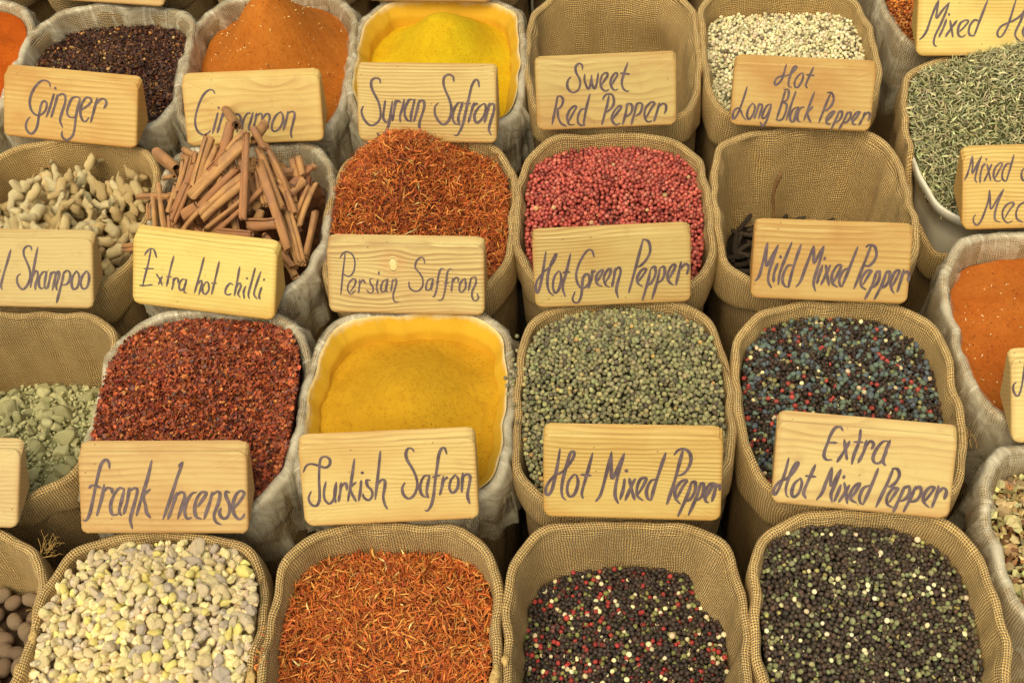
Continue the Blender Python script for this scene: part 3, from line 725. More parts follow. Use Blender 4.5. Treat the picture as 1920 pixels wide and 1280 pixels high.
BURLAP = burlap_mat('burlap', lin(236, 202, 140), lin(194, 156, 100), lin(92, 66, 34))
BURLAP_LIT_HEM = burlap_mat('burlap_lit_hem', lin(244, 212, 144), lin(212, 172, 106), lin(116, 84, 44), wear_shade=.25)  # paler burlap for sack mouths; light catching the rims is put into the colour
BURLAP_FILM = burlap_mat('burlap_behind_film', lin(222, 198, 152), lin(188, 158, 114), lin(116, 92, 58), wear_shade=.2)

def film_mat():
    g = G('plastic_film')
    n = g.noise(g.n('UVMap').outputs[0], 10, 5, .65, 1.6)
    g.set(Base_Color=lin(240, 232, 208), Roughness=.13, Specular_IOR_Level=1.)
    mp = g.n('Mapping'); mp.inputs['Scale'].default_value = (60, 9, 1); g.l(g.n('UVMap').outputs[0], mp.inputs[0])
    wr = g.noise(mp.outputs[0], 1., 4, .6, 1.5)
    g.bump(wr, .6, .003)
    tr = g.n('BsdfTransparent')
    ms = g.n('MixShader')
    g.put(ms.inputs[0], g.math('ADD', .09, g.math('ADD', g.math('MULTIPLY', g.ramp(n, .42, .62), .42), g.math('MULTIPLY', g.ramp(wr, .55, .68), .26))))
    g.l(tr.outputs[0], ms.inputs[1])
    g.l(g.b.outputs[0], ms.inputs[2])
    g.l(ms.outputs[0], g.out.inputs[0])
    return g.m
FILM = film_mat()

def dusted_mat():
    g = G('yellow_dusted_film')
    uv = g.n('UVMap').outputs[0]
    mp = g.n('Mapping'); mp.inputs['Scale'].default_value = (30, 6, 1); g.l(uv, mp.inputs[0])
    wr = g.noise(mp.outputs[0], 1., 4, .6, 1.2)
    sx = g.n('SeparateXYZ'); g.l(uv, sx.inputs[0])
    n = g.noise(uv, 30, 5, .7)
    # turmeric dust clings from the bottom up, rubbed off in patches towards the rim
    dep = g.math('ADD', sx.outputs[1], g.math('MULTIPLY', g.math('SUBTRACT', n, .5), .03))
    c = g.mix(g.ramp(dep, -.004, .009), lin(226, 214, 178), lin(216, 172, 48))
    c = g.mix(g.math('MULTIPLY', g.ramp(wr, .55, .75), .35), c, lin(196, 146, 34))
    g.set(Base_Color=c, Roughness=.75, Specular_IOR_Level=.2)
    g.bump(wr, .5, .004)
    return g.m
DUSTED = dusted_mat()

def wood_mat(name, base, grain, patch, sc=62., dist=1.5, patch_amt=.6, knot=False):
    g = G(name)
    oi = g.n('ObjectInfo')
    co = g.coord()
    off = g.n('VectorMath', operation='MULTIPLY_ADD')
    cx = g.n('CombineXYZ')
    g.put(cx.inputs[0], g.math('MULTIPLY', oi.outputs['Random'], 7.))
    g.put(cx.inputs[1], g.math('MULTIPLY', oi.outputs['Random'], 3.))
    g.put(cx.inputs[2], g.math('MULTIPLY', oi.outputs['Random'], 11.))
    ad = g.n('VectorMath', operation='ADD'); g.l(co, ad.inputs[0]); g.l(cx.outputs[0], ad.inputs[1])
    p = ad.outputs[0]
    mp = g.n('Mapping'); mp.inputs['Scale'].default_value = (5, 14, 17); g.l(p, mp.inputs[0])
    low = g.noise(mp.outputs[0], 1., 2, .5)
    sx = g.n('SeparateXYZ'); g.l(p, sx.inputs[0])
    z = g.math('ADD', sx.outputs[2], g.math('MULTIPLY', low, .030 * dist))
    if knot:
        so = g.n('SeparateXYZ'); g.l(co, so.inputs[0])
        dx = g.math('DIVIDE', g.math('SUBTRACT', so.outputs[0], -.016), .020)
        dz = g.math('DIVIDE', g.math('SUBTRACT', so.outputs[2], .066), .016)
        r2 = g.math('ADD', g.math('MULTIPLY', dx, dx), g.math('MULTIPLY', dz, dz))
        bulge = g.math('EXPONENT', g.math('MULTIPLY', r2, -.8))
        z = g.math('SUBTRACT', z, g.math('MULTIPLY', g.math('MULTIPLY', bulge, dz), .011))
    lines = g.math('FRACT', g.math('MULTIPLY', z, sc * 4.))
    # late wood: slow rise, sharp drop
    ring = g.math('MULTIPLY', g.ramp(lines, .35, .88), g.ramp(lines, 1., .90))
    mf = g.n('Mapping'); mf.inputs['Scale'].default_value = (18, 300, 900); g.l(p, mf.inputs[0])
    fine = g.noise(mf.outputs[0], 1., 3)
    mb = g.n('Mapping'); mb.inputs['Scale'].default_value = (8, 8, 16); g.l(p, mb.inputs[0])
    blot = g.noise(mb.outputs[0], 1., 4, .6)
    c = g.mix(g.math('MULTIPLY', g.ramp(blot, .45, .68), patch_amt), base, patch)
    c = g.mix(g.math('MULTIPLY', ring, g.math('ADD', .16, g.math('MULTIPLY', g.ramp(low, .38, .66), .7))), c, grain)
    c = g.mix(g.math('MULTIPLY', g.ramp(fine, .5, .75), .22), c, grain)
    sp = g.n('TexVoronoi'); sp.inputs['Scale'].default_value = 55; g.l(p, sp.inputs['Vector'])
    c = g.mix(g.math('MULTIPLY', g.ramp(sp.outputs['Distance'], .07, .04), .7), c, lin(96, 62, 30))
    # varnish gathered along the rounded edges
    sg = g.n('SeparateXYZ'); g.l(g.coord('Generated'), sg.inputs[0])
    ex = g.math('MULTIPLY', g.math('ABSOLUTE', g.math('SUBTRACT', sg.outputs[0], .5)), 2.)
    ez = g.math('MULTIPLY', g.math('ABSOLUTE', g.math('SUBTRACT', sg.outputs[2], .52)), 2.)
    ed = g.math('MAXIMUM', g.ramp(g.math('ADD', ex, g.math('MULTIPLY', blot, .05)), .955, 1.03), g.ramp(g.math('ADD', ez, g.math('MULTIPLY', blot, .12)), .90, 1.08))
    c = g.mix(g.math('MULTIPLY', ed, .55), c, lin(178, 126, 62))
    # each board took the varnish differently; a few are grubby
    hs = g.n('HueSaturation'); g.l(c, hs.inputs['Color'])
    g.put(hs.inputs['Value'], g.math('ADD', .88, g.math('MULTIPLY', g.math('FRACT', g.math('MULTIPLY', oi.outputs['Random'], 17.3)), .20)))
    g.put(hs.inputs['Saturation'], g.math('ADD', .86, g.math('MULTIPLY', g.math('FRACT', g.math('MULTIPLY', oi.outputs['Random'], 5.7)), .18)))
    c = hs.outputs[0]
    gr = g.noise(p, 34, 5, .7)
    c = g.mix(g.math('MULTIPLY', g.ramp(gr, .58, .74), .28), c, lin(150, 108, 66))
    if knot:
        c = g.mix(g.math('MULTIPLY', g.ramp(bulge, .35, .9), .4), c, lin(190, 140, 86))
    g.set(Base_Color=c, Roughness=.5, Specular_IOR_Level=.35)
    g.bump(g.math('ADD', g.math('MULTIPLY', ring, .5), fine), .25, .0004)
    return g.m
WOODS = {
    'fine': wood_mat('pine_fine_grain', lin(202, 178, 112), lin(156, 114, 58), lin(186, 146, 78), 50, .8, .6),
    'wide': wood_mat('pine_wide_grain', lin(203, 179, 114), lin(164, 122, 70), lin(192, 150, 90), 24, 2.6, .6),
    'plain': wood_mat('varnished_pine', lin(200, 169, 103), lin(172, 128, 66), lin(186, 140, 76), 34, .6, .9),
    'pale': wood_mat('pale_pine', lin(206, 190, 118), lin(166, 134, 68), lin(196, 160, 86), 44, .5, .6),
    'knot': wood_mat('knotty_pine', lin(208, 186, 118), lin(152, 108, 52), lin(188, 144, 88), 42, 1.4, .6, True)}
WOOD_END = wood_mat('pine_end_grain', lin(186, 146, 78), lin(164, 118, 58), lin(174, 130, 68), 40, 2., .5)

def ink_mat():
    g = G('violet_brush_paint')
    n = g.noise(g.coord(), 90, 4)
    g.set(Base_Color=g.mix(g.ramp(n, .35, .7), lin(80, 66, 74), lin(112, 95, 100)), Roughness=.55, Specular_IOR_Level=.3)
    return g.m
INK = ink_mat()

def tint_mat(name, rough=.6, spec=.3, bump=.3, bscale=700, bdist=.0006, spots=0., spotcol=(.02, .015, .01, 1), sss=0., spot_scale=420):
    g = G(name)
    a = g.n('Attribute'); a.attribute_name = 'tint'
    co = g.coord()
    c = a.outputs['Color']
    n = g.noise(co, bscale, 3)
    if spots:
        n2 = g.noise(co, spot_scale, 3, .6)
        c = g.mix(g.math('MULTIPLY', g.ramp(n2, .52, .66), spots), c, spotcol)
    g.set(Base_Color=c, Roughness=rough, Specular_IOR_Level=spec)
    if sss:
        g.b.inputs['Subsurface Weight'].default_value = sss
        g.b.inputs['Subsurface Radius'].default_value = (1, .7, .35)
        g.b.inputs['Subsurface Scale'].default_value = .004
    g.bump(n, bump, bdist)
    return g.m

def powder_mat(name, c0, c1, c2, rough=.95):
    g = G(name)
    co = g.coord()
    big = g.noise(co, 14, 5, .6, .6)
    mid = g.noise(co, 120, 5, .7)
    fin = g.noise(co, 900, 3, .7)
    c = g.mix(g.ramp(big, .38, .64), c0, c1)
    c = g.mix(g.math('MULTIPLY', g.ramp(mid, .5, .72), .5), c, c2)
    c = g.mix(g.math('MULTIPLY', g.ramp(fin, .55, .75), .5), c, c2)
    vo = g.n('TexVoronoi'); vo.inputs['Scale'].default_value = 330; g.l(co, vo.inputs['Vector'])
    sx = g.n('SeparateColor'); g.l(vo.outputs['Color'], sx.inputs[0])
    c = g.mix(g.math('MULTIPLY', g.math('MULTIPLY', g.ramp(vo.outputs['Distance'], .42, .2), g.ramp(sx.outputs[0], .62, .9)), .55), c, tuple(x * .45 for x in c2[:3]) + (1,))
    g.set(Base_Color=c, Roughness=rough, Specular_IOR_Level=.1)
    g.bump(g.math('ADD', g.math('MULTIPLY', mid, .9), g.math('MULTIPLY', fin, .6)), .7, .0032)
    return g.m

def plain_mat(name, col, rough=.6, spec=.4, vary=None, scale=60, bump=0.):
    g = G(name)
    co = g.coord()
    n = g.noise(co, scale, 4)
    g.set(Base_Color=g.mix(g.ramp(n, .35, .65), col, vary or tuple(x * .8 for x in col[:3]) + (1,)), Roughness=rough, Specular_IOR_Level=spec)
    if bump: g.bump(n, bump, .002)
    return g.m

# ------------------------------------------------------------------ the ground
g = G('dark_paving')
n = g.noise(g.coord(), 6, 5)
g.set(Base_Color=g.mix(n, lin(74, 66, 54), lin(104, 94, 78)), Roughness=.9)
g.bump(n, .3, .004)
me = mesh_np('ground', [(-40, -40, 0), (40, -40, 0), (40, 40, 0), (-40, 40, 0)], np.array([[0, 1, 2, 3]]), g.m)
tag(obj('ground', me), 'dark paving glimpsed in the gaps between the sacks', kind='structure')

# ------------------------------------------------------------------ sacks
NR = 3.4            # squareness of the sack mouth
def unit_loop(a, b, m):
    th = np.linspace(0, 2 * np.pi, 2000, endpoint=False)
    r = (np.abs(np.cos(th) / a) ** NR + np.abs(np.sin(th) / b) ** NR) ** (-1 / NR)
    x, y = r * np.cos(th), r * np.sin(th)
    s = np.concatenate([[0], np.cumsum(np.hypot(np.diff(np.append(x, x[0])), np.diff(np.append(y, y[0]))))])
    q = np.linspace(0, s[-1], m, endpoint=False)
    t = np.interp(q, s, np.append(th, th[0] + 2 * np.pi))
    return t, s[-1]

def wall_off(depth):
    return .0112 + np.interp(depth, [-.2, 0, .02, .06, .12, .2, .3], [0, 0, .0015, .005, .012, .023, .038])

def loft(name, prof, a, b, mat, cx, cy, seed, fold=.0, m=132, closed_bottom=False, zmod=None, omod=None, flip=False, parent=None, folds_k=(9, 23)):
    """prof rows: (offset inwards, z above ground, wave weight).  Sides loft around the sack mouth."""
    t, per = unit_loop(a, b, m)
    rs = np.random.RandomState(seed)
    ph = rs.uniform(0, 6.28, 8)
    rows, uvs = [], []
    vlen = 0
    for i, (off, z, ww) in enumerate(prof):
        wave = (np.sin(2 * t + ph[0]) * .45 + np.sin(3 * t + ph[1]) * .35 + np.sin(5 * t + ph[2]) * .2)
        rough = np.sin(folds_k[0] * t + ph[3] + z * 9) * .6 + np.sin(folds_k[1] * t + ph[4] - z * 14) * .4
        o = off + fold * ww * rough + (.0036 * wave + .0013 * np.sin(9 * t + ph[6]) + .0009 * np.sin(17 * t + ph[7]))
        zz = z + np.zeros(m)
        k = min(1, max(0, (z - (H - .14)) / .12))
        zz = zz + k * (.0042 * (np.sin(2 * t + ph[5]) + .7 * np.sin(4 * t + ph[7])) + .0022 * np.sin(7 * t + ph[3]) + .0015 * np.sin(13 * t + ph[2]))
        if omod is not None: o = o + omod(t, i, z)
        if zmod is not None: zz = zz + zmod(t, i, z)
        A, B = a - o, b - o
        r = (np.abs(np.cos(t) / A) ** NR + np.abs(np.sin(t) / B) ** NR) ** (-1 / NR)
        rows.append(np.stack([r * np.cos(t), r * np.sin(t), zz], -1))
        if i: vlen += math.hypot(prof[i][0] - prof[i - 1][0], prof[i][1] - prof[i - 1][1])
        uvs.append(np.stack([np.arange(m) * per / m, np.full(m, vlen)], -1))
    n = len(prof)
    # duplicate seam for uv
    V = np.stack([np.concatenate([r, r[:1]]) for r in rows])
    U = np.stack([np.concatenate([u, [[per, u[0, 1]]]]) for u in uvs])
    k = m + 1
    i = np.arange(n - 1)[:, None] * k
    j = np.arange(m)[None]
    F = np.stack([i + j, i + j + 1, i + k + j + 1, i + k + j], -1).reshape(-1, 4)
    if flip: F = F[:, ::-1]
    V = V.reshape(-1, 3); U = U.reshape(-1, 2)
    Fs = [F]
    if closed_bottom:
        base = (n - 1) * k
        V = np.concatenate([V, [V[base:base + m].mean(0)]]); U = np.concatenate([U, [[0, 0]]])
        a_ = np.arange(m)
        T = np.stack([base + a_, base + a_ + 1, np.full(m, len(V) - 1)], -1)
        Fs.append(T[:, ::-1] if flip else T)
    return obj(name, mesh_np(name, V, Fs, mat, uv=U), parent)

def sack(key, label, film=False, dusted=False, hem=.085, folds=.0024, seed=None, drop=None, bulge=None):
    cx, cy, w, dp = SACKS[key]
    seed = seed if seed is not None else sum(ord(c) * (i * 31 + 7) for i, c in enumerate(key))
    root = empty('spice_sack', (cx, cy, 0))
    tag(root, label, 'sack', 'burlap spice sacks standing in rows')
    a, b = w / 2, dp / 2
    rs = np.random.RandomState(seed + 5)
    R = .0047 if film else .0052
    zm = None
    if drop is not None:
        zm = lambda t, i, z: -drop(t) * np.clip((z - (H - .20)) / .15, 0, 1)
    # outer bag
    zs = [H - .016, H - .05, H - .09, H - .14, H - .2, H - .27, H - .35, .04, .012, .006]
    of = [.0055, .0055, .006, .007, .010, .014, .018, .020, .026, .05]
    loft('bag', [(o, z, min(1.6, (H - z) * 7)) for o, z in zip(of, zs)][::1], a, b, BURLAP, cx, cy, seed + 1, .0042, closed_bottom=True, flip=False, zmod=zm, parent=root, folds_k=(7, 17))
    # folded mouth: inside wall, rolled rim, turned-down cuff
    ins = BURLAP_FILM if film else BURLAP
    prof = []
    for dpt in (.30, .24, .19, .15, .12, .095, .07, .05, .034, .022, .014):
        prof.append((wall_off(dpt) + (.0010 if film else 0.), H - dpt, 1.0 + dpt * 5))
    prof.append((2 * R - .0002, H - R - .002, .3))
    for q in np.linspace(0, math.pi, 8):
        prof.append((R + R * math.cos(q), H - R + R * math.sin(q), .15))
    hz = hem
    for fq in (.12, .3, .5, .7, .88, 1.0):
        prof.append((-.0012 * math.sin(fq * 3) - .0002, H - R - hz * fq, .2 + fq))
    prof.append((.002, H - R - hz - .003, 1.2))
    prof.append((.0045, H - R - hz + .001, 1.2))
    hemn = snoise(seed + 9, 6, 1, 7)
    nprof = len(prof)
    def zmod(t, i, z):
        k = np.clip((H - R - z) / hz, 0, 1) if i > 19 else 0
        dz = .018 * hemn(np.cos(t) * 2, np.sin(t) * 2) * k
        if drop is not None:
            dz = dz - drop(t) * np.clip((z - (H - .20)) / .15, 0, 1)
        return dz
    loft('folded_mouth', prof, a, b, ins if film else BURLAP_LIT_HEM if key in LIT_HEMS else BURLAP, cx, cy, seed + 2, folds, closed_bottom=False, flip=True, zmod=zmod, omod=bulge, parent=root, folds_k=(8, 19))
    if film:
        pf = []
        for dpt in (.16, .12, .09, .06, .035, .02):
            pf.append((wall_off(dpt) + .0026, H - dpt, 1.3))
        for q in np.linspace(0, math.pi, 8):
            pf.append((R + (R + .0022) * math.cos(q), H - R + (R + .0022) * math.sin(q), .35))
        for fq in (.1, .25, .45, .65, .85, 1.0):
            pf.append((-.0038 - .002 * fq, H - R - (hz + .05) * fq, .6 + fq * 1.6))
        fn = snoise(seed + 19, 6, 1, 9)
        def fz(t, i, z):
            k = np.clip((H - R - z) / hz, 0, 1) if i > 13 else 0
            return .03 * fn(np.cos(t) * 2, np.sin(t) * 2) * k
        rsp = np.random.RandomState(seed + 31)
        pl = [(rsp.uniform(0, 6.28), rsp.uniform(.012, .04), rsp.uniform(.0015, .0048), rsp.uniform(-1.6, 1.6)) for _ in range(46)]
        def pleat(t, i, z):
            s = 0
            g_ = .35 if 6 <= i <= 13 else 1.
            for c0, wd, am, sl in pl:
                x = (t - c0 - sl * (H - z) + math.pi) % (2 * math.pi) - math.pi
                s = s - am * g_ * np.maximum(0, 1 - np.abs(x) / wd) * (1 if i > 13 else -.35 if i < 6 else .4)
            return s
        loft('plastic_liner', pf, a, b, FILM, cx, cy, seed + 2, folds * 1.3, flip=True, zmod=fz, omod=pleat, parent=root, folds_k=(14, 31), m=420)
    if dusted:
        pf = []
        for q in np.linspace(.30 * math.pi, 0, 4):
            pf.append((R + (R + .0040) * math.cos(q), H - R + (R + .0034) * math.sin(q), .2))
        for dpt in (.014, .024, .04, .06, .09, .12, .16, .2):
            pf.append((wall_off(dpt) + .0105, H - dpt, 1.2 + dpt * 10))
        rsd = np.random.RandomState(seed + 77)
        cr = [(rsd.uniform(0, 6.28), rsd.uniform(.06, .20), rsd.uniform(.002, .009)) for _ in range(15)]
        def om(t, i, z):
            dd = np.clip((H - z) / .06, 0, 1)
            s = 0
            for c0, wd, am in cr:
                x = (t - c0 + math.pi) % (2 * math.pi) - math.pi + (H - z) * (.9 if am > .007 else -.7)
                s = s + am * .8 * np.maximum(0, 1 - np.abs(x) / wd) * dd
            return s
        loft('yellow_liner', pf, a, b, DUSTED, cx, cy, seed + 2, folds * .5, zmod=None, omod=om, parent=root, folds_k=(11, 27), m=260, flip=True).data.flip_normals()
    return root

# ------------------------------------------------------------------ heaps of spice
HEAPS = {
 #      lev    slv   slu   pk    pu   pv   su   sv  rough
 'D0': (-.020, .0,   .0,   .03,  0,   .2,  .7,  .7, .002),
 'D1': (-.040, .0,   .0,   .026, .1,  .15, .7,  .6, .002),
 'D2': (-.045, .0,   .0,   .135, .05, .25, .62, .62, .002),
 'D3': (-.052, .0,   .0,   .096, .05, .34, .60, .55, .001),
 'D5': (-.056, .0,   .0,   .024, 0,   .2,  .7,  .6, .002),
 'D6': (-.030, .0,   .0,   .02,  0,   .2,  .7,  .6, .003),
 'C0': (-.074, .0,   .0,   .05,  0,   .0,  .7,  .7, .004),
 'C1': (-.030, .0,   .0,   .06,  0,   .25, .6,  .6, .002),
 'C2': (-.024, .0,   .0,   .100, -.2, .50, .60, .6, .003),
 'C3': (-.032, .0,   .0,   .052, 0,   .25, .7,  .6, .002),
 'C4': (-.170, .0,   .0,   .01,  0,   .0,  .7,  .6, .002),
 'C5': (-.020, .022, .010, .070, .5,  .35, .8,  .7, .002),
 'B0': (-.088, -.056, .0,  .010, 0,   .0,  .7,  .6, .004),
 'B1': (-.020, .0,   .0,   .064, -.08, .30, .7,  .62, .002),
 'B2': (-.048, .0,   .0,   .066, 0,   .14, .72, .66, .0015),
 'B3': (-.030, .0,   .0,   .066, .02, .42, .75, .6, .002),
 'B4': (-.036, .0,   .0,   .034, -.1, .35, .75, .6, .002),
 'B5': (-.042, .0,   .0,   .060, .3,  .10, .7,  .7, .002),
 'A0': (-.100, -.03, .0,   .01,  0,   .0,  .7,  .6, .002),
 'A1': (-.026, .0,   .0,   .060, .05, .30, .75, .7, .003),
 'A2': (-.054, .0,   .0,   .046, .1,  .20, .7,  .6, .003),
 'A3': (-.092, .0,   .0,   .034, .05, .10, .75, .7, .002),
 'A4': (-.034, .0,   -.016, .030, -.1, .30, .8,  .7, .002),
 'A5': (-.040, .0,   .0,   .01,  0,   .2,  .7,  .6, .002),
}
SIDE = {'C3': .015, 'B3': .020, 'B1': .026, 'C2': .015, 'D5': .030, 'A2': .018, 'A1': .018, 'D1': .012, 'C5': .02, 'B2': .012, 'D3': .01, 'B5': .01}
def heap_fn(key):
    lev, slv, slu, pk, pu, pv, su, sv, ro = HEAPS[key]
    nz = snoise(sum(map(ord, key)) * 3, 9, 2, 11)
    sd = SIDE.get(key, 0.)
    def z(u, v):
        return H + lev + slv * v + slu * u + pk * np.exp(-(((u - pu) / su) ** 2 + ((v - pv) / sv) ** 2)) + ro * nz(u * 1.6, v * 1.6) + sd * np.abs(u) ** 3
    return z

def place(key, u, v, extra=0.):
    """normalised (u, v) inside the sack mouth -> world point on the heap"""
    cx, cy, w, dp = SACKS[key]
    z = heap_fn(key)(u, v)
    off = wall_off(np.clip(H - z, -.2, .3)) + .0015 + extra
    return np.stack([cx + (w / 2 - off) * u, cy + (dp / 2 - off) * v, z], -1)

def rim_r(u, v):
    return (np.abs(u) ** NR + np.abs(v) ** NR) ** (1 / NR)

def bed(name, key, mat, drop=0., parent=None, rings=40, m=120, reach=1.0, disp=None, col=None):
    """the surface of a heap, closed into a solid mass that fills the sack below it"""
    cx, cy, w, dp = SACKS[key]
    t, _ = unit_loop(1, 1, m)
    rr = (np.abs(np.cos(t)) ** NR + np.abs(np.sin(t)) ** NR) ** (-1 / NR)
    R = np.linspace(0, 1, rings + 1)[1:]
    U = (R[:, None] * (rr * np.cos(t))[None]).ravel() * reach
    Vv = (R[:, None] * (rr * np.sin(t))[None]).ravel() * reach
    P = place(key, U, Vv, 0. if reach >= 1 else .0)
    P[:, 2] -= drop
    if disp is not None: P[:, 2] += disp(U, Vv)
    c = place(key, np.zeros(1), np.zeros(1)); c[:, 2] -= drop
    low = P[-m:].copy(); low[:, 2] = np.minimum(low[:, 2] - .03, H - .16); 
    low[:, :2] = (low[:, :2] - [cx, cy]) * .80 + [cx, cy]
    V = np.concatenate([P, low, c])
    n = rings + 1
    i = np.arange(n - 1)[:, None] * m
    j = np.arange(m)[None]
    F = np.stack([i + j, i + (j + 1) % m, i + m + (j + 1) % m, i + m + j], -1).reshape(-1, 4)[:, ::-1]
    a = np.arange(m)
    T = np.stack([np.full(m, len(V) - 1), a, (a + 1) % m], -1)
    return V, [F, T]

def poisson(key, r, seed, lim=1.0, tries=15, zup=0.):
    """blue-noise points (u, v) over the heap in the sack mouth, spaced r metres along its surface"""
    cx, cy, w, dp = SACKS[key]
    A, B = w / 2 - .0145, dp / 2 - .0145
    rs = np.random.RandomState(seed)
    cell = r
    grid = {}
    out = []
    n = int(4 * A * B / (r * r) * tries)
    X, Y = rs.uniform(-A, A, n), rs.uniform(-B, B, n)
    k = (np.abs(X / A) ** NR + np.abs(Y / B) ** NR) <= lim
    X, Y = X[k], Y[k]
    Z = heap_fn(key)(X / A, Y / B)
    r2 = r * r
    for x, y, z, ix, iy in zip(X.tolist(), Y.tolist(), Z.tolist(), (X // cell).astype(int).tolist(), (Y // cell).astype(int).tolist()):
        ok = True
        for dx in (-1, 0, 1):
            for dy in (-1, 0, 1):
                for q in grid.get((ix + dx, iy + dy), ()):
                    if (q[0] - x) ** 2 + (q[1] - y) ** 2 + (q[2] - z) ** 2 < r2:
                        ok = False; break
                if not ok: break
            if not ok: break
        if ok:
            grid.setdefault((ix, iy), []).append((x, y, z))
            out.append((x / A, y / B))
    return np.array(out)

def palette(cols, weights, n, rs, jit=.16):
    W = np.array(weights, float); W /= W.sum()
    C = np.array([lin(*c)[:3] for c in cols])
    p = C[rs.choice(len(C), n, p=W)]
    p = p * (1 + rs.normal(0, jit, (n, 1))) * (1 + rs.normal(0, jit * .3, (n, 3)))
    return np.clip(p, .003, .95)

def stuff(name, key, V, F, C, mat, label, cat, smooth=True):
    cx, cy, w, dp = SACKS[key]
    V = np.asarray(V) - [cx, cy, 0]
    o = obj(name, mesh_np(name, V, F, mat, col=C, smooth=smooth))
    o.location = (cx, cy, 0)
    return tag(o, label, cat, kind='stuff')

ICO2, ICO3 = ico(2), ico(3)
def merge(parts):
    V, F, C, o = [], [], [], 0
    for v, f, c in parts:
        f = f if isinstance(f, list) else [f]
        V.append(v); C.append(c)
        F += [x + o for x in f]
        o += len(v)
    # group faces by arity
    return np.concatenate(V), F, np.concatenate(C)

def solid_bed(key, color, drop, **kw):
    V, F = bed('bed', key, None, drop, **kw)
    return V, F, np.tile(np.array(list(color[:3]) + [1.]), (len(V), 1))

def corns(key, dia, cols, weights, mat, label, seed, elong=.08, name='peppercorns', cat='peppercorns', dark=(40, 30, 18), big=None, over=0):
    rs = np.random.RandomState(seed)
    P1 = poisson(key, dia * .93, seed)
    P2 = poisson(key, dia * .98, seed + 1)
    P3 = poisson(key, dia * 3.4, seed + 2)
    P4 = poisson(key, dia * 1.0, seed + 3)
    parts = []
    for L, (Q, dz) in enumerate(((P1, 0.), (P2, -.62 * dia), (P4, -1.25 * dia), (P3, .55 * dia))):
        n = len(Q)
        T = place(key, Q[:, 0], Q[:, 1], .001)
        T[:, 2] += dz + rs.normal(0, .16 * dia, n)
        s = dia / 2 * (1 + rs.normal(0, .12, n)).clip(.6, 1.35)
        S = np.stack([s * (1 + rs.normal(0, elong, n)), s * (1 + rs.normal(0, elong, n)), s * (1 + np.abs(rs.normal(0, elong * 1.6, n)))], -1)
        C = palette(cols, weights, n, rs)
        if big is not None:
            bc = [lin(*c)[:3] for c in big[0]]
            m = rs.rand(n) < big[1]
            C[m] = np.array(bc)[rs.randint(0, len(bc), m.sum())] * (1 + rs.normal(0, .15, (m.sum(), 1)))
            S[m] *= big[2] * np.array([.92, .92, 1.25])
        parts.append(scatter(*ICO2, T, rotmats(rs.normal(0, 1, (n, 4))), S, C))
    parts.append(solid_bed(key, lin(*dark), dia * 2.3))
    V, F, C = merge(parts)
    return stuff(name, key, V, F, C, mat, label, cat)

def blade(bend=.25, k=4, twist=.0):
    """thin curled shred, unit length along x, unit width along y"""
    x = np.linspace(-.5, .5, k)
    wd = np.array([.35, 1., .9, .25])[:k] if k == 4 else np.ones(k)
    zz = bend * (1 - (2 * x) ** 2)
    V = []
    for i in range(k):
        V += [(x[i], -wd[i] / 2, zz[i]), (x[i], wd[i] / 2, zz[i])]
    F = [[2 * i, 2 * i + 2, 2 * i + 3, 2 * i + 1] for i in range(k - 1)]
    return np.array(V), np.array(F)

def shreds(key, spacing, length, width, cols, weights, mat, label, seed, name, cat, layers=2, tilt=.45, dark=(70, 26, 10), bend=.2, reach=1.0):
    rs = np.random.RandomState(seed)
    parts = []
    for L in range(layers):
        Q = poisson(key, spacing, seed + L, lim=reach)
        n = len(Q)
        T = place(key, Q[:, 0], Q[:, 1], .001)
        T[:, 2] += rs.normal(0, length * .10, n) - L * length * .10 + .001
        yaw = rs.uniform(0, 6.283, n)
        pitch = rs.normal(0, tilt, n)
        roll = rs.normal(0, .8, n)
        cz, sz, cp, sp, cr, sr = np.cos(yaw), np.sin(yaw), np.cos(pitch), np.sin(pitch), np.cos(roll), np.sin(roll)
        Z = np.zeros(n); O = np.ones(n)
        Rz = np.stack([np.stack([cz, -sz, Z], -1), np.stack([sz, cz, Z], -1), np.stack([Z, Z, O], -1)], -2)
        Ry = np.stack([np.stack([cp, Z, sp], -1), np.stack([Z, O, Z], -1), np.stack([-sp, Z, cp], -1)], -2)
        Rx = np.stack([np.stack([O, Z, Z], -1), np.stack([Z, cr, -sr], -1), np.stack([Z, sr, cr], -1)], -2)
        R = Rz @ Ry @ Rx
        l = length * np.exp(rs.normal(0, .28, n))
        S = np.stack([l, width * np.exp(rs.normal(0, .3, n)), l * rs.normal(0, 1, n)], -1)
        parts.append(scatter(*blade(bend), T, R, S, palette(cols, weights, n, rs, .2)))
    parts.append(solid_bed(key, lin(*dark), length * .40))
    V, F, C = merge(parts)
    return stuff(name, key, V, F, C, mat, label, cat, smooth=False)

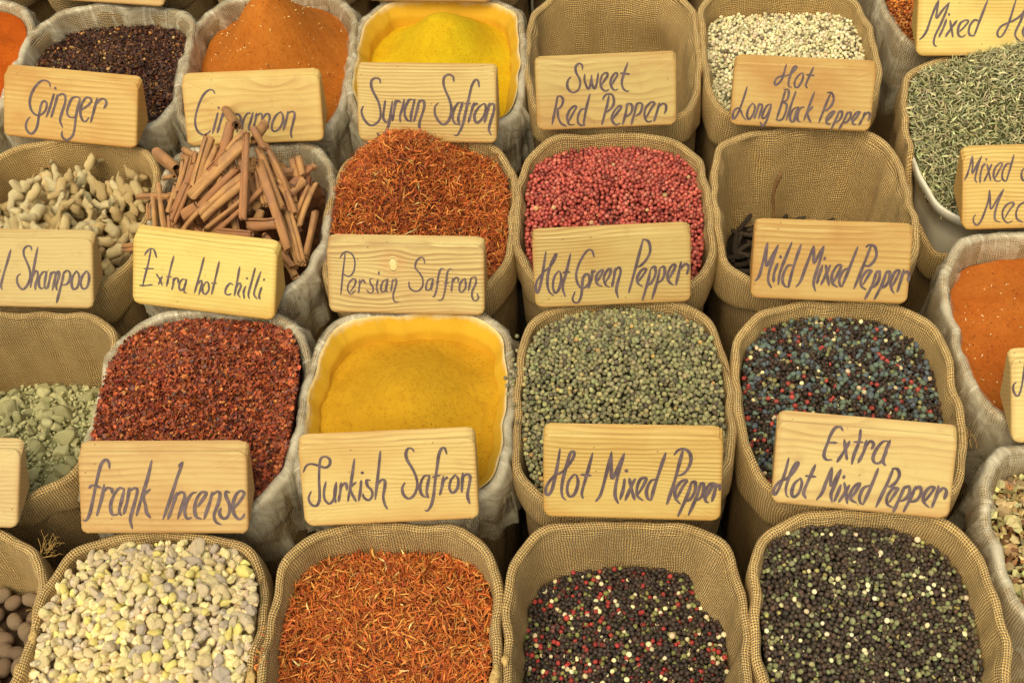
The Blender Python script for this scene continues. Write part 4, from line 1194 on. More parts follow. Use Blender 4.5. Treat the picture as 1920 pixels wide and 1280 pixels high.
def flakes(key, spacing, size, cols, weights, mat, label, seed, name, cat, layers=3, dark=(60, 20, 10), extra=None):
    """small irregular chips"""
    rs = np.random.RandomState(seed)
    ang = np.linspace(0, 6.283, 6, endpoint=False)
    BV = np.concatenate([np.stack([np.cos(ang), np.sin(ang), .25 * np.sin(2 * ang)], -1), [[0, 0, .28]], [[0, 0, -.2]]])
    BF = np.array([[i, (i + 1) % 6, 6] for i in range(6)] + [[(i + 1) % 6, i, 7] for i in range(6)])
    parts = []
    for L in range(layers):
        Q = poisson(key, spacing, seed + L)
        if extra is not None and L == 0:
            Q = np.concatenate([Q, extra(rs)])
        n = len(Q)
        T = place(key, Q[:, 0], Q[:, 1], .001)
        T[:, 2] += rs.normal(0, size * .35, n) - L * size * .45
        over = np.abs(Q[:, 0]) > 1.0
        T[over, 2] = np.maximum(T[over, 2], H + .002 - .22 * (np.abs(Q[over, 0]) - 1.04).clip(0, 1))
        s = size / 2 * np.exp(rs.normal(0, .32, n))
        S = np.stack([s * rs.uniform(.8, 1.35, n), s * rs.uniform(.55, 1., n), s * rs.uniform(.6, 1.2, n)], -1)
        q = rs.normal(0, 1, (n, 4)); q[:, 0] *= 1.6; q[:, 1:3] *= .55
        parts.append(scatter(BV, BF, T, rotmats(q), S, palette(cols, weights, n, rs, .28)))
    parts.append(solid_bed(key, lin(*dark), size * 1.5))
    V, F, C = merge(parts)
    return stuff(name, key, V, F, C, mat, label, cat, smooth=False)

def powder(key, mat, label, seed, name='spice_powder', lumps=.0018, slide=.005, flecks=0, fleck_cols=None, cat='spice powder'):
    cx, cy, w, dp = SACKS[key]
    n1, n2, n3 = snoise(seed, 10, 6, 22), snoise(seed + 1, 14, 20, 70), snoise(seed + 2, 7, 1, 4)
    V, F = bed('b', key, None, 0., rings=90, m=260, disp=lambda u, v: lumps * n1(u, v) + lumps * .35 * n2(u, v) + slide * np.hypot(u, v).clip(0, .7) * n3(np.arctan2(v, u) * 2.2, np.hypot(u, v)))
    o = obj(name, mesh_np(name, V - [cx, cy, 0], F, mat))
    o.location = (cx, cy, 0)
    tag(o, label, cat, kind='stuff')
    if flecks:
        rs = np.random.RandomState(seed + 4)
        u, v = rs.uniform(-.95, .95, (2, flecks))
        k = rim_r(u, v) < .96
        u, v = u[k], v[k]
        n = len(u)
        T = place(key, u, v); T[:, 2] += lumps * n1(u, v) + .0008
        q = rs.normal(0, 1, (n, 4)); q[:, 1:3] *= .3
        S = np.stack([rs.uniform(.0009, .0024, n), rs.uniform(.0005, .0008, n), rs.uniform(.0005, .0009, n)], -1)
        V, F, C = scatter(*ICO2, T, rotmats(q), S, palette(fleck_cols, [1] * len(fleck_cols), n, rs))
        f = obj('seed_flecks', mesh_np('seed_flecks', V - [cx, cy, 0], F, M_FLECK, col=C), o)
        f['kind'] = 'stuff'
    return o

M_CORN = tint_mat('peppercorn_skin', .55, .35, .55, 650, .0012, .35, lin(34, 24, 16))
M_RED = tint_mat('pink_pepper_skin', .38, .5, .35, 500, .0008, .45, lin(92, 26, 22))
M_GREENC = tint_mat('green_pepper_skin', .7, .25, .7, 700, .0014, .55, lin(64, 62, 36))
M_WHITEC = tint_mat('white_pepper_skin', .6, .3, .3, 600, .0006, .3, lin(150, 132, 84))
M_FLAKE = tint_mat('chilli_flake', .5, .4, .4, 900, .0006, .3, lin(60, 18, 10))
M_SHRED = tint_mat('dried_petal', .6, .3, .3, 900, .0004)
M_HERB = tint_mat('dried_herb', .75, .2, .3, 900, .0004)
M_FLECK = tint_mat('seed_husk', .6, .3, .2, 900, .0003)
M_RESIN = tint_mat('frankincense_resin',   .42, .4, .7, 420, .0020, .3, lin(206, 178, 124), sss=.4, spot_scale=190)
M_CLAY = tint_mat('green_clay', .95, .1, .45, 260, .0012, .3, lin(160, 158, 116), spot_scale=90)
M_GINGER = tint_mat('dried_ginger_root', .85, .15, .8, 190, .003, .3, lin(186, 152, 96), spot_scale=170)
M_NUTMEG = tint_mat('nutmeg_shell', .7, .25, .8, 190, .003, .5, lin(92, 66, 44), spot_scale=140)
M_LONG = tint_mat('long_pepper_catkin', .8, .2, .9, 420, .003, .4, lin(30, 22, 16))

# ------------------------------------------------------------------ build the sacks
LIT_HEMS = set('A0 A1 A2 A3 A4 B0 B3 B4 C0 C2 C3 C4 C5 D4 D5'.split())
def bump_t(c, wd):
    def f(t):
        x = (t - c + math.pi) % (2 * math.pi) - math.pi
        return np.clip(1 - np.abs(x) / wd, 0, 1) ** .6
    return f
_d5 = bump_t(4.10, .80)
sack('A0', 'burlap sack with a frayed right edge, holding round brown nutmegs', hem=.05)
sack('A1', 'burlap sack filled to the brim with pale yellow frankincense lumps', hem=.045)
sack('A2', 'burlap sack in the front row holding orange shredded petals', hem=.05)
sack('A3', 'burlap sack with a sagging right fold, black peppercorns with red and white ones inside', hem=.05,
     bulge=lambda t, i, z: (.026 * np.exp(-((t - .70) / .20) ** 2)) * np.clip((H - z) / .10, 0, 1) * (i < 11))
sack('A4', 'burlap sack holding black peppercorns mixed with green and white ones', hem=.055)
sack('A5', 'film lined sack with pale dried slices under the pale sign with a J', film=True, hem=.07)
sack('B0', 'burlap sack with grey green clay rocks below the Shampoo sign', hem=.05)
sack('B1', 'film lined sack heaped with dark red chilli flakes', film=True, hem=.05)
sack('B2', 'sack with a yellow stained liner and smooth mustard coloured powder', film=True, dusted=True, hem=.05)
sack('B3', 'burlap sack heaped with dull green peppercorns', hem=.05)
sack('B4', 'burlap sack holding peppercorns with blue and teal ones among them', hem=.075)
sack('B5', 'film lined sack with bright orange powder beside the blue mixed peppercorns', film=True, hem=.09)
sack('C0', 'burlap sack with knobbly pale ginger roots below the Ginger sign', hem=.055)
sack('C1', 'film lined sack crammed with brown cinnamon sticks', film=True, hem=.05)
sack('C2', 'burlap sack overflowing with rust orange petals below the Syrian Safron sign', hem=.055)
sack('C3', 'burlap sack holding red pepper berries', hem=.055)
sack('C4', 'nearly empty burlap sack with a few dark catkins and a dry stem', hem=.06, folds=.0045,
     bulge=lambda t, i, z: .012 * np.exp(-((t - .5) / .22) ** 2) * np.clip((H - z) / .04, 0, 1) * (i < 11))
sack('C5', 'burlap sack pulled down off a white bucket of green dried herbs', hem=.05, drop=lambda t: .095 * _d5(t))
sack('D0', 'film lined sack at the left edge with a trace of orange powder', film=True, hem=.06)
sack('D1', 'film lined sack with dark brown flakes behind the Ginger sign', film=True, hem=.06)
sack('D2', 'film lined sack with a tall cone of orange powder behind the Cinnamon sign', film=True, hem=.05)
sack('D3', 'sack with a yellow stained liner and bright yellow powder behind the Syrian Safron sign', film=True, dusted=True, hem=.05)
sack('D4', 'empty looking deep burlap sack behind the Sweet Red Pepper sign', hem=.055, folds=.0045,
     bulge=lambda t, i, z: .007 * (1 + np.sin(3 * t + 1.2 + .8 * np.sin(2 * t)) * np.cos((H - z) * 34 + 2 * np.sin(t))) * np.clip((H - z) / .05, 0, 1) * (i < 11))
sack('D5', 'burlap sack full of white peppercorns', hem=.06)
sack('D6', 'crumpled film lined sack with orange flakes behind the Mixed H sign', film=True, hem=.10)
for k, s in (('E0', 'behind the orange powder sack at the left edge'), ('E1', 'behind the dark brown flakes'), ('E2', 'behind the cone of orange powder'),
             ('E3', 'behind the bright yellow powder'), ('E4', 'behind the empty looking sack'), ('E5', 'behind the white peppercorns')):
    sack(k, 'back row burlap sack ' + s, hem=.05)

# white plastic bucket that shows where its sack has slipped down
bx, by, bw, bd_ = SACKS['C5']
BUCKET = plain_mat('white_bucket_plastic', lin(226, 222, 206), .35, .5, lin(214, 208, 188), 12)
bk = empty('plastic_bucket', (bx, by, 0))
tag(bk, 'white plastic bucket showing its rim under the slipped burlap, full of herbs', 'bucket')
loft('bucket_wall', [(.0125, H - .017, .1), (.0095, H - .016, .1), (.0085, H - .019, .1), (.0085, H - .030, .1), (.0120, H - .032, .1), (.017, H - .07, .2), (.022, H - .12, .2), (.032, H - .3, .2), (.038, .02, .2)],
     bw / 2, bd_ / 2, BUCKET, bx, by, 71, .0, closed_bottom=True, parent=bk)
loft('bucket_lining', [(.0125, H - .017, .1), (.0140, H - .020, .1), (.0185, H - .07, .1), (.024, H - .14, .1), (.034, H - .3, .1)], bw / 2, bd_ / 2, BUCKET, bx, by, 71, .0, flip=True, parent=bk)

# ------------------------------------------------------------------ signs
def sign(key, label, wood, depth=.055, thick=.015, knot=False):
    x, y, z, yaw, tau, roll, W, hh = BOARDS[key]
    cy_, sy_ = math.cos(yaw), math.sin(yaw)
    u0 = Vector((cy_, sy_, 0)); b0 = Vector((-sy_, cy_, 0))
    v0 = b0 * math.sin(tau) + Vector((0, 0, 1)) * math.cos(tau)
    u = u0 * math.cos(roll) + v0 * math.sin(roll)
    v = -u0 * math.sin(roll) + v0 * math.cos(roll)
    n = u.cross(v)
    root = empty('wooden_sign')
    tag(root, label, 'sign', 'hand lettered wooden signs')
    mw = Matrix([[u[i], -n[i], v[i], (x, y, z)[i]] for i in range(3)] + [[0, 0, 0, 1]])
    root.matrix_world = mw
    rc = .0105
    def outline(inset):
        r = max(.003, rc - inset)
        pts = []
        for (qx, qz, a0) in ((W / 2 - rc, hh - rc, 0), (-W / 2 + rc, hh - rc, 90), (-W / 2 + rc, rc, 180), (W / 2 - rc, rc, 270)):
            for a in np.linspace(a0, a0 + 90, 7):
                pts.append((qx + (rc - inset) * math.cos(rad(a)), qz + (rc - inset) * math.sin(rad(a))))
        return np.array(pts)
    rs = np.random.RandomState(sum(map(ord, key)))
    By, Bz = depth * math.cos(tau), depth * math.sin(tau)
    Ty, Tz = thick * math.cos(tau), thick * math.sin(tau)
    def back(p):
        s = np.clip(p[:, 1] / hh, 0, 1)
        return np.stack([p[:, 0], By * (1 - s) + Ty * s, p[:, 1] + Bz * (1 - s) + Tz * s], -1)
    def front(p, yy):
        return np.stack([p[:, 0], np.full(len(p), yy), p[:, 1]], -1)
    rings = [front(outline(.0034), 0), front(outline(.0015), .0004), front(outline(.0004), .0016), front(outline(0), .0036)]
    B = back(outline(0)); B2 = back(outline(.003))
    F0 = rings[-1]
    rings += [F0 * .5 + B * .5, B + (F0 - B) * .06, B2 + (B - F0) / np.linalg.norm(B - F0, axis=1)[:, None] * 0]
    wob = rs.uniform(-.0005, .0005, (len(F0), 3)); wob[:, 1] *= .3
    rings = [r + wob for r in rings]
    m = len(F0)
    V = np.concatenate(rings + [rings[0].mean(0)[None], rings[-1].mean(0)[None]])
    i = np.arange(len(rings) - 1)[:, None] * m
    j = np.arange(m)[None]
    F = np.stack([i + j, i + m + j, i + m + (j + 1) % m, i + (j + 1) % m], -1).reshape(-1, 4)
    a = np.arange(m)
    c0, c1 = len(V) - 2, len(V) - 1
    T = np.concatenate([np.stack([np.full(m, c0), a, (a + 1) % m], -1), np.stack([np.full(m, c1), (len(rings) - 1) * m + (a + 1) % m, (len(rings) - 1) * m + a], -1)])
    me = mesh_np('board', V, [F, T], WOODS[wood], smooth=False)
    me.materials.append(WOOD_END)
    sm = np.zeros(len(me.polygons), bool); sm[:m * 3] = True
    me.polygons.foreach_set('use_smooth', sm)
    obj('board', me, root)
    if key in LETTERS:
        wmm, txt = LETTERS[key]
        Vs, Fs, o = [], [], 0
        for si, line in enumerate(txt.split('\n')):
            P = np.array([[float(q) for q in p.split(',')] for p in line.split()]) / 1000
            hw = wmm / 2000 * .90
            y0 = -.0004 - .00003 * si
            if len(P) == 1:
                th = np.linspace(0, 6.283, 12, endpoint=False)
                rr = hw * 1.25 * (1 + .12 * np.sin(2 * th + si))
                v_ = np.stack([P[0, 0] + rr * np.cos(th) * .85, np.full(12, y0), P[0, 1] + rr * np.sin(th)], -1)
                v_ = np.concatenate([v_, [[P[0, 0], y0, P[0, 1]]]])
                f_ = np.array([[12, q, (q + 1) % 12, (q + 1) % 12] for q in range(12)])
                Vs.append(v_); Fs.append(('t', f_[:, :3] + o)); o += 13
                continue
            C = catmull(P, 7)
            # brush pressure: heavier on down strokes, thin at both ends
            d = np.gradient(C, axis=0)
            L = np.linalg.norm(d, axis=1) + 1e-9
            s = np.concatenate([[0], np.cumsum(L[:-1])]); s /= s[-1]
            nr = np.stack([-d[:, 1], d[:, 0]], -1) / L[:, None]
            ends = np.minimum(1, np.minimum(s, 1 - s) / .16) ** .5
            vert = np.abs(d[:, 1]) / L
            wdt = hw * (.42 + .58 * ends) * (.74 + .30 * vert) * (1 + .12 * np.sin(s * 9 + si * 2.1))
            pre = C[0] - d[0] / L[0] * hw * .4; post = C[-1] + d[-1] / L[-1] * hw * .4
            C = np.concatenate([pre[None], C, post[None]])
            nr = np.concatenate([nr[:1], nr, nr[-1:]])
            wdt = np.concatenate([[hw * .12], wdt, [hw * .12]])
            k = len(C)
            yy = y0 - .00002 * np.linspace(0, 1, k)
            A_ = C + nr * wdt[:, None]; B_ = C - nr * wdt[:, None]
            v_ = np.concatenate([np.stack([A_[:, 0], yy, A_[:, 1]], -1), np.stack([B_[:, 0], yy, B_[:, 1]], -1)])
            q = np.arange(k - 1)
            Vs.append(v_); Fs.append(('q', np.stack([q, q + k, q + k + 1, q + 1], -1) + o)); o += 2 * k
        quads = [f for t_, f in Fs if t_ == 'q']; tris = [f for t_, f in Fs if t_ == 't']
        FF = [np.concatenate(quads)] + ([np.concatenate(tris)] if tris else [])
        obj('lettering', mesh_np('lettering', np.concatenate(Vs), FF, INK, smooth=False), root)
    if knot:
        th = np.linspace(0, 6.283, 20, endpoint=False)
        KN = []
        for r_, yy in ((1.25, -.0002), (1.1, -.0006), (1., -.0005), (.6, -.0009)):
            KN.append(np.stack([-.016 + .0062 * r_ * np.cos(th) * .82, np.full(20, yy), .0665 + .0085 * r_ * np.sin(th)], -1))
        Vk = np.concatenate(KN + [[[-.016, -.001, .0665]]])
        ii = np.arange(3)[:, None] * 20; jj = np.arange(20)[None]
        Fk = np.stack([ii + jj, ii + (jj + 1) % 20, ii + 20 + (jj + 1) % 20, ii + 20 + jj], -1).reshape(-1, 4)
        Tk = np.stack([np.full(20, 80), 60 + (np.arange(20) + 1) % 20, 60 + np.arange(20)], -1)[:, ::-1]
        me = mesh_np('knot', Vk, [Fk, Tk], plain_mat('knot_wood', lin(226, 208, 152), .5, .3, lin(204, 172, 112), 300, .3))
        me.materials.append(plain_mat('knot_bark', lin(58, 42, 28), .8, .2))
        mi = np.zeros(len(me.polygons), np.int32); mi[20:40] = 1
        me.polygons.foreach_set('material_index', mi)
        obj('knot', me, root)
    return root

sign('ginger', 'wooden sign lettered Ginger in violet script, in front of dark brown flakes', 'plain')
sign('cinnamon', 'wavy grained wooden sign lettered Cinnamon, partly hidden by cinnamon sticks', 'wide')
sign('syrian', 'wooden sign lettered Syrian Safron, in front of bright yellow powder', 'fine')
sign('sweet', 'wavy grained wooden sign lettered Sweet Red Pepper above the red berries', 'wide')
sign('hotlong', 'wooden sign lettered Hot Long Black Pepper, in front of white peppercorns', 'plain')
sign('mixedh', 'pale wooden sign with Mixed H visible, cut by the top right corner', 'pale', depth=.066)
sign('mixeds', 'wooden sign with Mixed above Med, standing at the dried green herbs', 'fine', depth=.066)
sign('shampoo', 'line grained wooden sign ending in Shampoo, by the ginger roots', 'fine')
sign('xchilli', 'tilted wooden sign with thin lettering Extra hot chilli before the cinnamon sticks', 'pale')
sign('persian', 'wooden sign with a round knot, lettered Persian Saffron', 'knot', knot=True)
sign('hotgreen', 'line grained wooden sign lettered Hot Green Pepper, before the red berries', 'fine')
sign('mild', 'wooden sign lettered Mild Mixed Pepper, in front of the nearly empty sack', 'plain')
sign('frank', 'wooden sign with an orange stain, lettered frank Incense', 'plain')
sign('turkish', 'wooden sign lettered Turkish Safron, in front of mustard coloured powder', 'fine')
sign('hotmixed', 'line grained wooden sign lettered Hot Mixed Pepper, before the green peppercorns', 'fine')
sign('xhot', 'wavy grained wooden sign lettered Extra Hot Mixed Pepper', 'wide')
sign('jsign', 'pale wooden sign at the right edge showing part of a letter J', 'pale', depth=.066)
sign('blank', 'wooden sign end without visible lettering beside the clay rocks', 'fine')
sign('back1', 'wooden sign edge at the top behind the dark brown flakes', 'plain')
sign('back3', 'wooden sign edge at the top behind the bright yellow powder', 'plain')

# ------------------------------------------------------------------ loose spices
K = lin
powder('D0', powder_mat('orange_powder_far', K(190, 92, 24), K(176, 80, 18), K(150, 64, 14)), 'orange powder in the sack at the left edge', 11)
ORANGE = [(222, 190, 120), (236, 214, 160), (150, 84, 30), (120, 60, 24)]
powder('D2', powder_mat('orange_powder', K(194, 118, 46), K(184, 106, 38), K(152, 80, 28)), 'tall cone of bright orange powder with pale flecks behind the Cinnamon sign', 12, lumps=.0026, slide=.011, flecks=330, fleck_cols=ORANGE)
powder('D3', powder_mat('yellow_powder', K(218, 188, 32), K(210, 168, 26), K(190, 140, 22)), 'mound of bright yellow powder behind the Syrian Safron sign', 13, lumps=.0012)
powder('B2', powder_mat('mustard_powder', K(204, 158, 38), K(196, 148, 32), K(168, 114, 28)), 'broad mound of mustard yellow powder behind the Turkish Safron sign', 14, lumps=.0014)
powder('B5', powder_mat('paprika_powder', K(192, 112, 46), K(178, 96, 36), K(144, 70, 26)), 'bright orange powder beside the blue mixed peppercorns', 15, lumps=.0022, flecks=230, fleck_cols=ORANGE)

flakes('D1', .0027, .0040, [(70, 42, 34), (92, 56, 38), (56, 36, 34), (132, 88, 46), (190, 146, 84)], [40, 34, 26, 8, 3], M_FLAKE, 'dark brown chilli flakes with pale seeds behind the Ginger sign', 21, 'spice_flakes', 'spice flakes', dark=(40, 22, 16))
def spill(rs):
    n = 1000
    v = rs.uniform(-.85, .15, n); s = rs.choice([-1, 1], n, p=[.85, .15])
    return np.stack([s * (1.0 + np.abs(rs.normal(0, .07, n)).clip(0, .15)), v], -1)
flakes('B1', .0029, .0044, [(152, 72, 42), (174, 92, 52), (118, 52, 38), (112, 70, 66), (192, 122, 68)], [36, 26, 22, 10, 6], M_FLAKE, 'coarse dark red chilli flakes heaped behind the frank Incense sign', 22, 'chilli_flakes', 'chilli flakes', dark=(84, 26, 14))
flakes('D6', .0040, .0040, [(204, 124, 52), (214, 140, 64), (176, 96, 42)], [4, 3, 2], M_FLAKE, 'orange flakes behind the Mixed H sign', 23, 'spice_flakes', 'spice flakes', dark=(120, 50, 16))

SAF = [(198, 108, 50), (210, 128, 60), (174, 86, 44), (218, 158, 80), (234, 210, 146), (150, 70, 40)]
shreds('C2', .0036, .0128, .00125, SAF, [34, 20, 30, 7, 1, 16], M_SHRED, 'rust orange dried petals heaped above the Persian Saffron sign', 31, 'dried_petals', 'dried petals', layers=4, tilt=.5, bend=.34)
shreds('A2', .0036, .0130, .0013, SAF, [34, 28, 22, 12, 1, 8], M_SHRED, 'orange dried petals in the front row below the Turkish Safron sign', 32, 'dried_petals', 'dried petals', layers=4, tilt=.5, bend=.34)
shreds('C5', .0042, .0105, .0016, [(184, 180, 138), (164, 162, 120), (202, 196, 154), (138, 134, 102), (216, 208, 166)], [30, 30, 18, 20, 6], M_HERB, 'grey green dried herbs in the white bucket', 33, 'dried_herbs', 'dried herbs', layers=3, dark=(70, 70, 40))

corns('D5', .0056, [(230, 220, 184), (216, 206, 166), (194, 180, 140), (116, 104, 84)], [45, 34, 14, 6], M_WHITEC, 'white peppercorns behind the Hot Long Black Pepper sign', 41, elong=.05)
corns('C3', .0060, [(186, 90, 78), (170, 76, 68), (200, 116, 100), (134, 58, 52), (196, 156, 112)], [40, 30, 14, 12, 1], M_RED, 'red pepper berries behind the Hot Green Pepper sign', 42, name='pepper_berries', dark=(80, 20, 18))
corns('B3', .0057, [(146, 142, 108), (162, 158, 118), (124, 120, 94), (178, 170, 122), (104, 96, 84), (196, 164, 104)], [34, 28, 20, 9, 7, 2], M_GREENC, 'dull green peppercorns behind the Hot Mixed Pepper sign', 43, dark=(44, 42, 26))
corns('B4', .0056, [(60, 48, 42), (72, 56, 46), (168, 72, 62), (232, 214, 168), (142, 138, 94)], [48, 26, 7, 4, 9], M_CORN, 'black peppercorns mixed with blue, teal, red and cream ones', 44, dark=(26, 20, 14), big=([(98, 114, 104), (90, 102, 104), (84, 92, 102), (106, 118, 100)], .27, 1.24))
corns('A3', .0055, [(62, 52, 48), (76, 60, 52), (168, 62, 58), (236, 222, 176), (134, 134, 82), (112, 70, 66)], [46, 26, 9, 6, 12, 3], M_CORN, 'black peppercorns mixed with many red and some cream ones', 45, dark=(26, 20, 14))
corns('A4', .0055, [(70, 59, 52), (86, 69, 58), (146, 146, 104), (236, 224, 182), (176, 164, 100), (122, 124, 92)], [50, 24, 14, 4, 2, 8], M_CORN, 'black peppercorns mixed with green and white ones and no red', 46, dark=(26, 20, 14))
# pale slices with dark seeds at the right edge
flakes('A5', .007, .0105, [(200, 184, 134), (184, 164, 116), (150, 116, 76), (120, 84, 56)], [5, 4, 1.5, 1], M_HERB, 'pale dried slices and brown bits at the right edge', 47, 'dried_slices', 'dried slices', dark=(70, 44, 26))

# ------------------------------------------------------------------ cinnamon sticks
def cinn_mat():
    g = G('cinnamon_bark')
    co = g.coord()
    oi = g.n('ObjectInfo')
    mp = g.n('Mapping'); mp.inputs['Scale'].default_value = (260, 260, 26); g.l(co, mp.inputs[0])
    st = g.noise(mp.outputs[0], 1., 4, .6)
    big = g.noise(co, 42, 4, .6)
    c = g.mix(oi.outputs['Random'], lin(166, 116, 80), lin(196, 152, 98))
    c = g.mix(g.math('MULTIPLY', g.ramp(st, .45, .7), .5), c, lin(122, 80, 52))
    c = g.mix(g.math('MULTIPLY', g.ramp(big, .48, .66), .6), c, lin(140, 104, 84))
    g.set(Base_Color=c, Roughness=.7, Specular_IOR_Level=.25)
    g.bump(g.math('ADD', st, big), .6, .0012)
    return g.m
CINN = cinn_mat()
def quill_section(rs, r):
    """rolled bark seen end on: one edge or both edges curl inwards"""
    if rs.rand() < .5:
        th = np.linspace(0, 2 * math.pi * rs.uniform(1.45, 1.9), 34)
        q = r * np.linspace(1.0, .45, 34)
        P = np.stack([q * np.cos(th), q * np.sin(th)], -1)
    else:
        a = np.linspace(-.5 * math.pi, 1.35 * math.pi, 17)
        q = np.linspace(.56, .40, 17)
        right = np.stack([.48 + q * np.cos(a), q * np.sin(a)], -1)
        left = right * [-1, 1]
        P = np.concatenate([left[::-1], right]) * r
        P[:, 0] *= .95
    ph = rs.uniform(0, 6.28)
    c, s = math.cos(ph), math.sin(ph)
    return P @ np.array([[c, s], [-s, c]])
SPECIAL = {4: 'topmost cinnamon stick, leaning over the lettering of the Cinnamon sign', 29: 'pale cinnamon stick standing upright at the centre of its heap',
           13: 'wide reddish cinnamon quill at the left rim of its sack', 19: 'thin cinnamon stick poking over the left rim of its sack',
           48: 'short cinnamon stick lying crosswise at the front of the heap', 26: 'thickest cinnamon quill, lying diagonally across the front of the heap',
           12: 'long cinnamon stick lying diagonally down the centre of the heap', 38: 'stubby cinnamon quill with a grey patch near the right rim', 50: 'cinnamon stick end showing left of the Extra hot chilli sign'}
for si, (x0, y0, z0, x1, y1, z1, r, lift) in enumerate(STICKS):
    rs = np.random.RandomState(900 + si)
    p0, p1 = np.array([x0, y0, z0 + lift]), np.array([x1, y1, z1 + lift])
    ctr = (p0 + p1) / 2
    L = np.linalg.norm(p1 - p0)
    S = quill_section(rs, r)
    m = len(S)
    nrm = np.gradient(S, axis=0); nrm = np.stack([-nrm[:, 1], nrm[:, 0]], -1); nrm /= np.linalg.norm(nrm, axis=1)[:, None] + 1e-9
    th = max(.0009, r * .11)
    loop = np.concatenate([S + nrm * th / 2, (S - nrm * th / 2)[::-1]])
    k = len(loop)
    nz = 9
    rows = []
    bx_, by_ = rs.normal(0, .02, 2) * L
    for i in range(nz):
        t = i / (nz - 1)
        sc = 1 + .07 * math.sin(t * 5 + si) + rs.normal(0, .015)
        bend = 1 - (2 * t - 1) ** 2
        zz = (t - .5) * L + np.zeros(k)
        if i in (0, nz - 1):
            zz = zz + .0022 * np.sin(np.arange(k) * .35 + rs.uniform(0, 6)) + rs.normal(0, .0004, k)
        rows.append(np.stack([loop[:, 0] * sc + bx_ * bend, loop[:, 1] * sc + by_ * bend, zz], -1))
    V = np.concatenate(rows)
    ii = np.arange(nz - 1)[:, None] * k; jj = np.arange(k)[None]
    F = np.stack([ii + jj, ii + (jj + 1) % k, ii + k + (jj + 1) % k, ii + k + jj], -1).reshape(-1, 4)
    q = np.arange(m - 1)
    capA = np.stack([q, q + 1, k - 2 - q, k - 1 - q], -1)
    capB = (capA + (nz - 1) * k)[:, ::-1]
    o = obj('cinnamon_stick', mesh_np('cinnamon_stick', V, [np.concatenate([F, capA, capB])], CINN))
    o.location = ctr
    o.rotation_euler = Vector(p1 - p0).to_track_quat('Z', 'Y').to_euler()
    tag(o, SPECIAL.get(si, 'rolled brown cinnamon stick lying among the others in the heap'), 'cinnamon stick', 'cinnamon sticks heaped in a sack')
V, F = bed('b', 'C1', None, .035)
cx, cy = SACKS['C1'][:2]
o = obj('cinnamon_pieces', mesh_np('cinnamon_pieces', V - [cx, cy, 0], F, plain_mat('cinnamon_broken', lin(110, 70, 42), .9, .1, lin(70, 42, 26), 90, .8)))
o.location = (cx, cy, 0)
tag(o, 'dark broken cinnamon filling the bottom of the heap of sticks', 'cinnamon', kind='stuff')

# ------------------------------------------------------------------ lumps, roots, rocks, nuts: one mesh per variant, then copies
def variant_meshes(name, makers, cols, mat, rs, smooth=True):
    out = []
    for V, F in makers:
        for c in cols:
            cc = np.clip(np.array(lin(*c)[:3]) * (1 + rs.normal(0, .05)), 0, 1)
            out.append(mesh_np(name, V, F, mat, col=np.tile(np.append(cc, 1.), (len(V), 1)), smooth=smooth))
    return out

def individuals(name, meshes, T, E, S, pick, label, cat, group):
    proto = None
    for i in range(len(T)):
        if proto is None:
            o = proto = obj(name, meshes[pick[i]])
            tag(o, label, cat, group)
        else:
            o = proto.copy()
            COL.objects.link(o)
            o.data = meshes[pick[i]]
        o.location = T[i]
        o.rotation_euler = E[i]
        o.scale = S[i]

def lump(seed, el=1.2, amp=.28, lobes=2, fine=.10):
    rs = np.random.RandomState(seed)
    V, F = ICO3
    V = V.copy()
    k = rs.normal(0, 1.9, (6, 3)); ph = rs.uniform(0, 6.28, 6)
    n = sum(np.sin(V @ k[i] + ph[i]) for i in range(6)) / 6
    r = 1 + amp * n * 1.5
    for _ in range(lobes):
        d = rs.normal(0, 1, 3); d /= np.linalg.norm(d)
        r = r + .40 * np.exp((V @ d - 1) * 6)
    k2 = rs.normal(0, 6, (6, 3))
    r = r + fine * sum(np.sin(V @ k2[i] + ph[i]) for i in range(6)) / 2
    V = V * r[:, None] * [.85, .85, el]
    return V / 1.15, F

def rock(seed):
    rs = np.random.RandomState(seed)
    bm = bmesh.new()
    for _ in range(15):
        p = rs.normal(0, 1, 3); p /= np.linalg.norm(p)
        p *= rs.uniform(.8, 1.05)
        bm.verts.new(p * [1, .75, .65])
    r = bmesh.ops.convex_hull(bm, input=bm.verts)
    bmesh.ops.delete(bm, geom=list({e for e in r['geom_interior'] if isinstance(e, bmesh.types.BMVert)}), context='VERTS')
    bmesh.ops.bevel(bm, geom=bm.edges[:], offset=.07, segments=1, affect='EDGES')
    bmesh.ops.triangulate(bm, faces=bm.faces[:])
    bm.verts.index_update()
    V = np.array([v.co[:] for v in bm.verts]); F = np.array([[v.index for v in f.verts] for f in bm.faces])
    bm.free()
    return V, F

